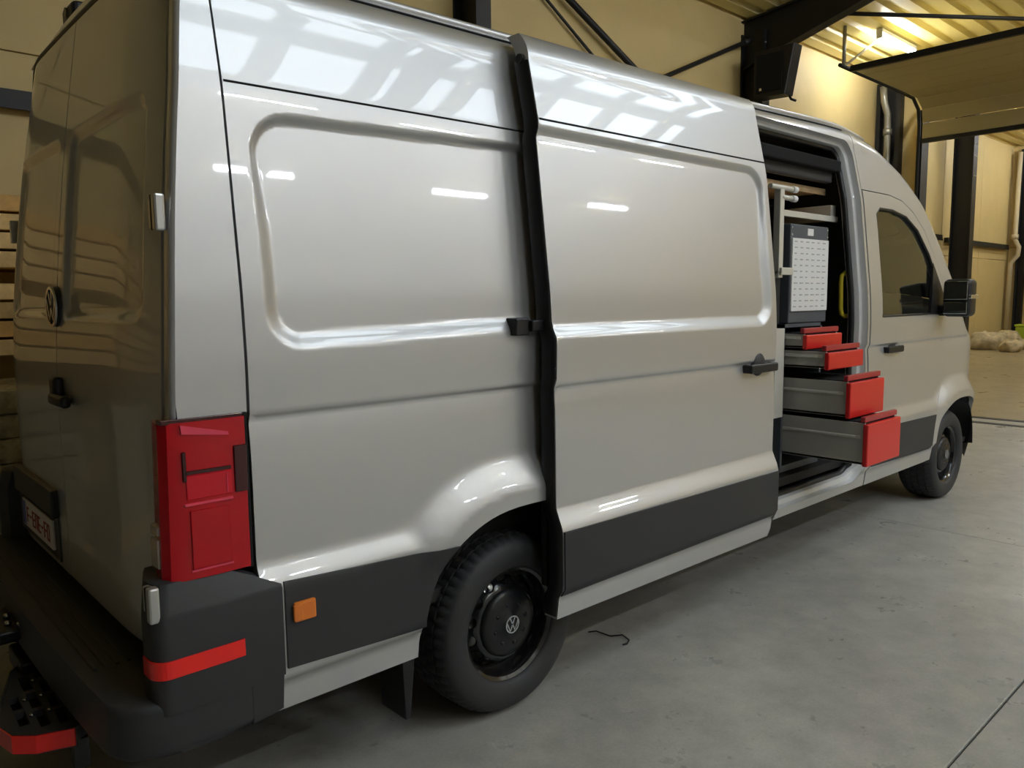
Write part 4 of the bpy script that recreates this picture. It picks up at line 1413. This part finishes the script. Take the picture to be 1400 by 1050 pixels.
# ------------------------------------------------------------------ rear foot step on the tow bar
ts = empty('foot_step', (-0.2, 0.7, 0.0), 'black slotted foot step with a red reflective end under the rear bumper', 'foot step')
zS = 0.33
sp = [(-0.085, 0.985), (-0.175, 1.02), (-0.225, 0.95), (-0.300, 0.70), (-0.318, 0.56), (-0.300, 0.485), (-0.250, 0.44), (-0.150, 0.405), (-0.118, 0.43), (-0.100, 0.52), (-0.075, 0.72), (-0.070, 0.93)]
# slotted plate as a panel
def slot(cx, cy, L, w, ang):
    ca, sa = math.cos(ang), math.sin(ang)
    q = [(-L / 2, -w / 2), (L / 2, -w / 2), (L / 2, w / 2), (-L / 2, w / 2)]
    return [(cx + a * ca - b * sa, cy + a * sa + b * ca) for a, b in q]
slots = []
for i, xx in enumerate((-0.112, -0.158, -0.206, -0.254)):
    y0, y1 = ((0.46, 0.94), (0.46, 0.96), (0.475, 0.90), (0.52, 0.76))[i]
    n = (4, 4, 3, 2)[i]
    for k in range(n):
        yy = y0 + (y1 - y0) * (k + 0.5) / n
        slots.append(slot(xx + 0.03 * (yy - 0.7), yy, (y1 - y0) / n - 0.024, 0.028, math.pi / 2 - 0.03))
panel('step_plate', sp, slots, lambda u, v: np.stack([u, v, 0 * u + zS], -1), (0, 0, 1), 'plastic', ts, np.arange(-0.32, 0, 0.04), np.arange(0.4, 1.0, 0.04), step=0.04, rim=(0, 0, -0.022))
m_ = MB()
n = len(sp)
A1 = [m_.bm.verts.new((x, y, zS + 0.006)) for x, y in sp]
A2 = [m_.bm.verts.new((x, y, zS - 0.055)) for x, y in sp]
cxs, cys = -0.19, 0.7
A3 = [m_.bm.verts.new((cxs + (x - cxs) * 0.93, cys + (y - cys) * 0.97, zS + 0.006)) for x, y in sp]
A4 = [m_.bm.verts.new((cxs + (x - cxs) * 0.93, cys + (y - cys) * 0.97, zS - 0.055)) for x, y in sp]
for i in range(n):
    j = (i + 1) % n
    for a, b_ in ((A1, A2), (A2, A4), (A4, A3), (A3, A1)): m_.bm.faces.new((a[i], a[j], b_[j], b_[i]))
m_.done('step_rim', 'plastic', ts)
for k, (x, y) in enumerate([(-0.137, 0.58), (-0.182, 0.70), (-0.232, 0.58), (-0.135, 0.70), (-0.180, 0.83), (-0.228, 0.70), (-0.184, 0.58), (-0.132, 0.82)]):
    MB().lathe([(0.0, 0.007), (0.006, 0.006), (0.008, 0.0)], seg=8, axis='z', c=(x, y, zS)).done('grip_stud', 'steel', ts)
# red band on the end
m_ = MB()
band = [(-0.3195, 0.60), (-0.3215, 0.56), (-0.304, 0.480), (-0.252, 0.434), (-0.20, 0.4185), (-0.158, 0.403)]
rows = [[m_.bm.verts.new((x, y, z)) for z in (zS - 0.05, zS + 0.003)] + [m_.bm.verts.new((x + 0.008, y + 0.008, z)) for z in (zS + 0.003, zS - 0.05)] for x, y in band]
for i in range(len(rows) - 1):
    for k in range(4): m_.bm.faces.new((rows[i][k], rows[i][(k + 1) % 4], rows[i + 1][(k + 1) % 4], rows[i + 1][k]))
m_.bm.faces.new(rows[0]); m_.bm.faces.new(rows[-1])
m_.done('reflector_band', 'red_refl', ts)
MB().prism([(-0.19 + (x + 0.19) * 0.92, 0.7 + (y - 0.7) * 0.95) for x, y in sp], 'z', zS - 0.06, zS - 0.045).done('slot_shade_sheet', 'gap', ts)  # dark sheet added below the plate, stands in for shade in the slots
bx('step_foot', (-0.16, -0.12, 0.41, 0.46, 0.20, 0.29), 'black', ts)
MB().box(-0.20, -0.02, 0.90, 1.12, 0.30, 0.37, bev=0.01).done('step_bracket', 'black', ts)

tb = empty('tow_bar', (-0.2, 1.15, 0.0), 'black tow bar with bolted hitch beneath the rear bumper', 'tow bar')
MB().box(-0.16, 0.3, 0.95, 1.09, 0.28, 0.42, bev=0.01).done('receiver', 'black', tb)
MB().tube([(-0.10, 0.2, 0.36), (-0.10, 1.84, 0.36)], 0.035).done('cross_tube', 'black', tb)
MB().tube([(-0.12, 1.06, 0.40), (-0.22, 1.12, 0.41), (-0.30, 1.16, 0.43), (-0.33, 1.17, 0.48)], 0.026).done('neck', 'black', tb)
MB().box(-0.24, -0.13, 1.02, 1.30, 0.41, 0.45, bev=0.008).done('plate', 'black', tb)
MB().box(-0.28, -0.12, 1.22, 1.50, 0.33, 0.37, bev=0.008).done('plate', 'black', tb)
for (x, y, z) in ((-0.20, 1.08, 0.452), (-0.19, 1.16, 0.452), (-0.17, 1.04, 0.452), (-0.15, 0.98, 0.425)):
    MB().lathe([(0.0, 0.016), (0.010, 0.015), (0.012, 0.0)], seg=6, axis='z', c=(x, y, z)).done('bolt', 'steel', tb)
MB().tube([(-0.10, 0.62, 0.36), (-0.13, 0.55, 0.30), (-0.10, 0.45, 0.27), (-0.06, 0.38, 0.30), (-0.04, 0.33, 0.36)], 0.008).done('cable', 'black', tb)

# ------------------------------------------------------------------ behind the van: lumber rack and wrapped pallets by the left wall
lr = empty('lumber_rack', (0, 4.6, 0), 'dark steel cantilever rack holding timber by the cream wall', 'rack')
for x in (-4.4, -2.2, 0.05, 1.6):
    bx('rack_post', (x - 0.05, x + 0.05, 5.08, 5.2, 0, 2.7), 'steel_black', lr)
    for z in (1.17, 1.75):
        bx('rack_arm', (x - 0.04, x + 0.04, 3.95, 5.1, z, z + 0.07), 'steel_black', lr)
random.seed(12)
nb = 0
for x0, x1 in ((-4.6, -1.6), (-1.5, 1.75)):
    for (zb, n) in ((1.24, 4), (1.82, 4)):
        for k in range(n):
            for q in range(3):
                th = 0.105
                y0 = 3.98 + q * 0.34
                w_ = 0.30
                z0 = zb + k * (th + 0.018)
                a, b_ = x0 + random.uniform(0, .08), x1 - random.uniform(0, .10)
                o = MB().box(a, b_, y0 + random.uniform(0, .02), y0 + w_, z0, z0 + th, bev=0.004, seg=1).done('timber_beam', random.choice(['wood', 'wood2']))
                up_ = 'upper' if zb > 1.5 else 'lower'
                end = 'nearer the van' if x1 > 0 else 'farther behind the van'
                tag(o, 'sawn timber beam stacked on the %s arms of the rack, %s' % (up_, end), 'timber', 'timber on the %s rack arms %s' % (up_, end))
        for k in range(1, n):
            for xx in (x0 + 0.4, x1 - 0.5):
                o = bx('stacking_lath', (xx, xx + 0.04, 3.98, 4.98, zb + k * (0.123) - 0.018, zb + k * 0.123), 'wood', lr)


def wrapped(x0, x1, y0, y1, h, label, seed):
    t = empty('wrapped_pallet', ((x0 + x1) / 2, (y0 + y1) / 2, 0), label, 'pallet')
    for k in range(3):
        yy = y0 + (y1 - y0 - 0.1) * k / 2
        bx('pallet_block', (x0, x1, yy, yy + 0.1, 0.0, 0.10), 'wood2', t)
    for k in range(5):
        xx = x0 + (x1 - x0 - 0.12) * k / 4
        bx('pallet_board', (xx, xx + 0.12, y0, y1, 0.10, 0.125), 'wood2', t)
    random.seed(seed)
    m_ = MB()
    nn = 14
    for lev in range(int(h / 0.14)):
        z0 = 0.126 + lev * 0.14
        m_.box(x0 + random.uniform(0, .03), x1 - random.uniform(0, .03), y0 + random.uniform(0, .03), y1 - random.uniform(0, .03), z0, z0 + 0.139, bev=0.02)
    m_.done('wrapped_load', 'wrap', t, 40)
    return t


wrapped(-0.55, 0.62, 3.0, 3.85, 1.0, 'film-wrapped pallet load standing behind the van near its rear corner', 5)
wrapped(-2.2, -0.9, 3.05, 3.9, 0.95, 'film-wrapped pallet load standing under the timber rack, away from the van', 6)
wrapped(-4.2, -2.6, 3.0, 3.9, 0.8, 'low wide film-wrapped pallet load at the far end of the timber rack', 7)

# ------------------------------------------------------------------ beyond the doorway
fp = empty('downpipe', (XE - 0.25, 5.3, 0), 'pale kinked downpipe in the corner of the end wall beyond the doorway', 'pipe')
MB().tube([(XE - 0.35, 5.50, 5.9), (XE - 0.35, 5.52, 3.25), (XE - 0.35, 5.40, 3.0), (XE - 0.35, 5.42, 2.75), (XE - 0.35, 5.60, 2.5), (XE - 0.35, 5.62, 0.0)], 0.07).done('pipe', 'pipe', fp)
MB().tube([(XE - 0.35, 5.52, 3.4), (XE - 0.35, 5.52, 3.25)], 0.1).done('pipe_collar', 'pipe', fp)
pc = empty('steel_column', (XE - 0.2, 5.38, 0), 'slim black steel post beside the kinked downpipe on the end wall', 'column')
bx('flange', (XE - 0.25, XE - 0.1, 5.44, 5.50, 0, 6), 'steel_black', pc)
bx('flange', (XE - 0.25, XE - 0.1, 5.26, 5.30, 0, 6), 'steel_black', pc)
bx('web', (XE - 0.15, XE - 0.1, 5.30, 5.44, 0, 6), 'steel_black', pc)
yb_ = empty('wall_box', (XE - 0.2, 5.0, 1.9), 'yellow box mounted on the far end wall', 'box')
MB().box(XE - 0.35, XE - 0.1, 4.85, 5.18, 1.75, 2.36, bev=0.05).done('housing', 'yellow', yb_)
MB().box(XE - 0.37, XE - 0.34, 4.92, 5.10, 1.85, 2.05, bev=0.01).done('door', 'yellow', yb_)
MB().tube([(XE - 0.22, 5.0, 1.75), (XE - 0.3, 5.05, 1.4), (XE - 0.3, 4.8, 1.1), (XE - 0.25, 4.95, 0.8)], 0.05).done('hose', 'cloth', yb_)
gb = empty('crate', (XE - 0.7, 5.0, 0), 'lime green crate on the floor below the yellow wall box', 'crate')
MB().box(XE - 0.95, XE - 0.45, 4.65, 5.22, 0.0, 0.55, bev=0.04).done('body', 'green', gb)
MB().box(XE - 0.97, XE - 0.43, 4.63, 5.24, 0.55, 0.62, bev=0.02).done('rim', 'green', gb)
pb = empty('trolley', (XE - 0.9, 3.9, 0), 'grey tool trolley by the lime green crate', 'trolley')
MB().box(XE - 1.1, XE - 0.6, 3.6, 4.2, 0.15, 1.2, bev=0.03).done('body', 'galv', pb)
MB().box(XE - 1.12, XE - 0.58, 3.58, 4.22, 1.2, 1.25, bev=0.01).done('top_tray', 'steel_black', pb)
for xx in (XE - 1.05, XE - 0.65):
    for yy in (3.66, 4.14):
        MB().lathe([(0.0, -0.02), (0.075, -0.02), (0.075, 0.02), (0.0, 0.02)], seg=14, axis='y', c=(xx, yy, 0.075)).done('castor', 'rubber', pb)
# heap of bags by the left wall in the far bay
random.seed(2)
for k, (x, y, r, z) in enumerate(((24.2, 5.2, 0.40, 0.0), (25.3, 5.25, 0.34, 0.0), (26.4, 5.2, 0.36, 0.0), (23.5, 4.35, 0.26, 0.0), (24.6, 4.45, 0.24, 0.0))):
    m_ = MB()
    def bag(u, v, x=x, y=y, r=r, k=k):
        t, p = 2 * math.pi * u, math.pi * v
        w = 1 + 0.12 * math.sin(3 * t + k) * math.sin(p) + 0.08 * math.sin(5 * p + 2 * t + k)
        return (x + r * 1.2 * w * math.sin(p) * math.cos(t), y + r * w * math.sin(p) * math.sin(t), max(0.0, r * 0.5 + r * 0.75 * w * math.cos(p) + 0.05 * math.sin(4 * t + k) * math.sin(p)))
    m_.grid(bag, 20, 12)
    bmesh.ops.remove_doubles(m_.bm, verts=m_.bm.verts, dist=0.001)
    o = m_.done('cloth_bag', 'cloth')
    tag(o, ('large pale cloth bag against the wall beyond the doorway, next to the tall column', 'pale cloth bag in the middle of the row along the wall beyond the doorway',
            'pale cloth bag at the downpipe end of the row beyond the doorway', 'small pale cloth bag lying out on the floor beside the tall column',
            'smallest cloth bag, lying on the floor in front of the middle bag')[k], 'bag', 'bags heaped by the far wall')
po = empty('notice_board', (20.9, 5.44, 2.0), 'small dark notice board on the wall beyond the doorway beside the tall column', 'notice board')
bx('frame', (20.72, 21.28, 5.66, 5.75, 1.75, 2.62), 'steel_black', po)
bx('sheet', (20.77, 21.23, 5.65, 5.665, 1.8, 2.57), 'screen', po)

# bit of wire on the floor beside the rear wheel
wr_ = MB().tube([(1.99, 0.30, 0.004), (2.01, 0.27, 0.012), (2.03, 0.20, 0.004), (2.07, 0.16, 0.01), (2.06, 0.11, 0.004), (2.02, 0.09, 0.006), (2.00, 0.10, 0.004)], 0.0035, seg=6).done('wire_offcut', 'black')
tag(wr_, 'short bent black wire offcut on the floor beside the rear wheel', 'wire')
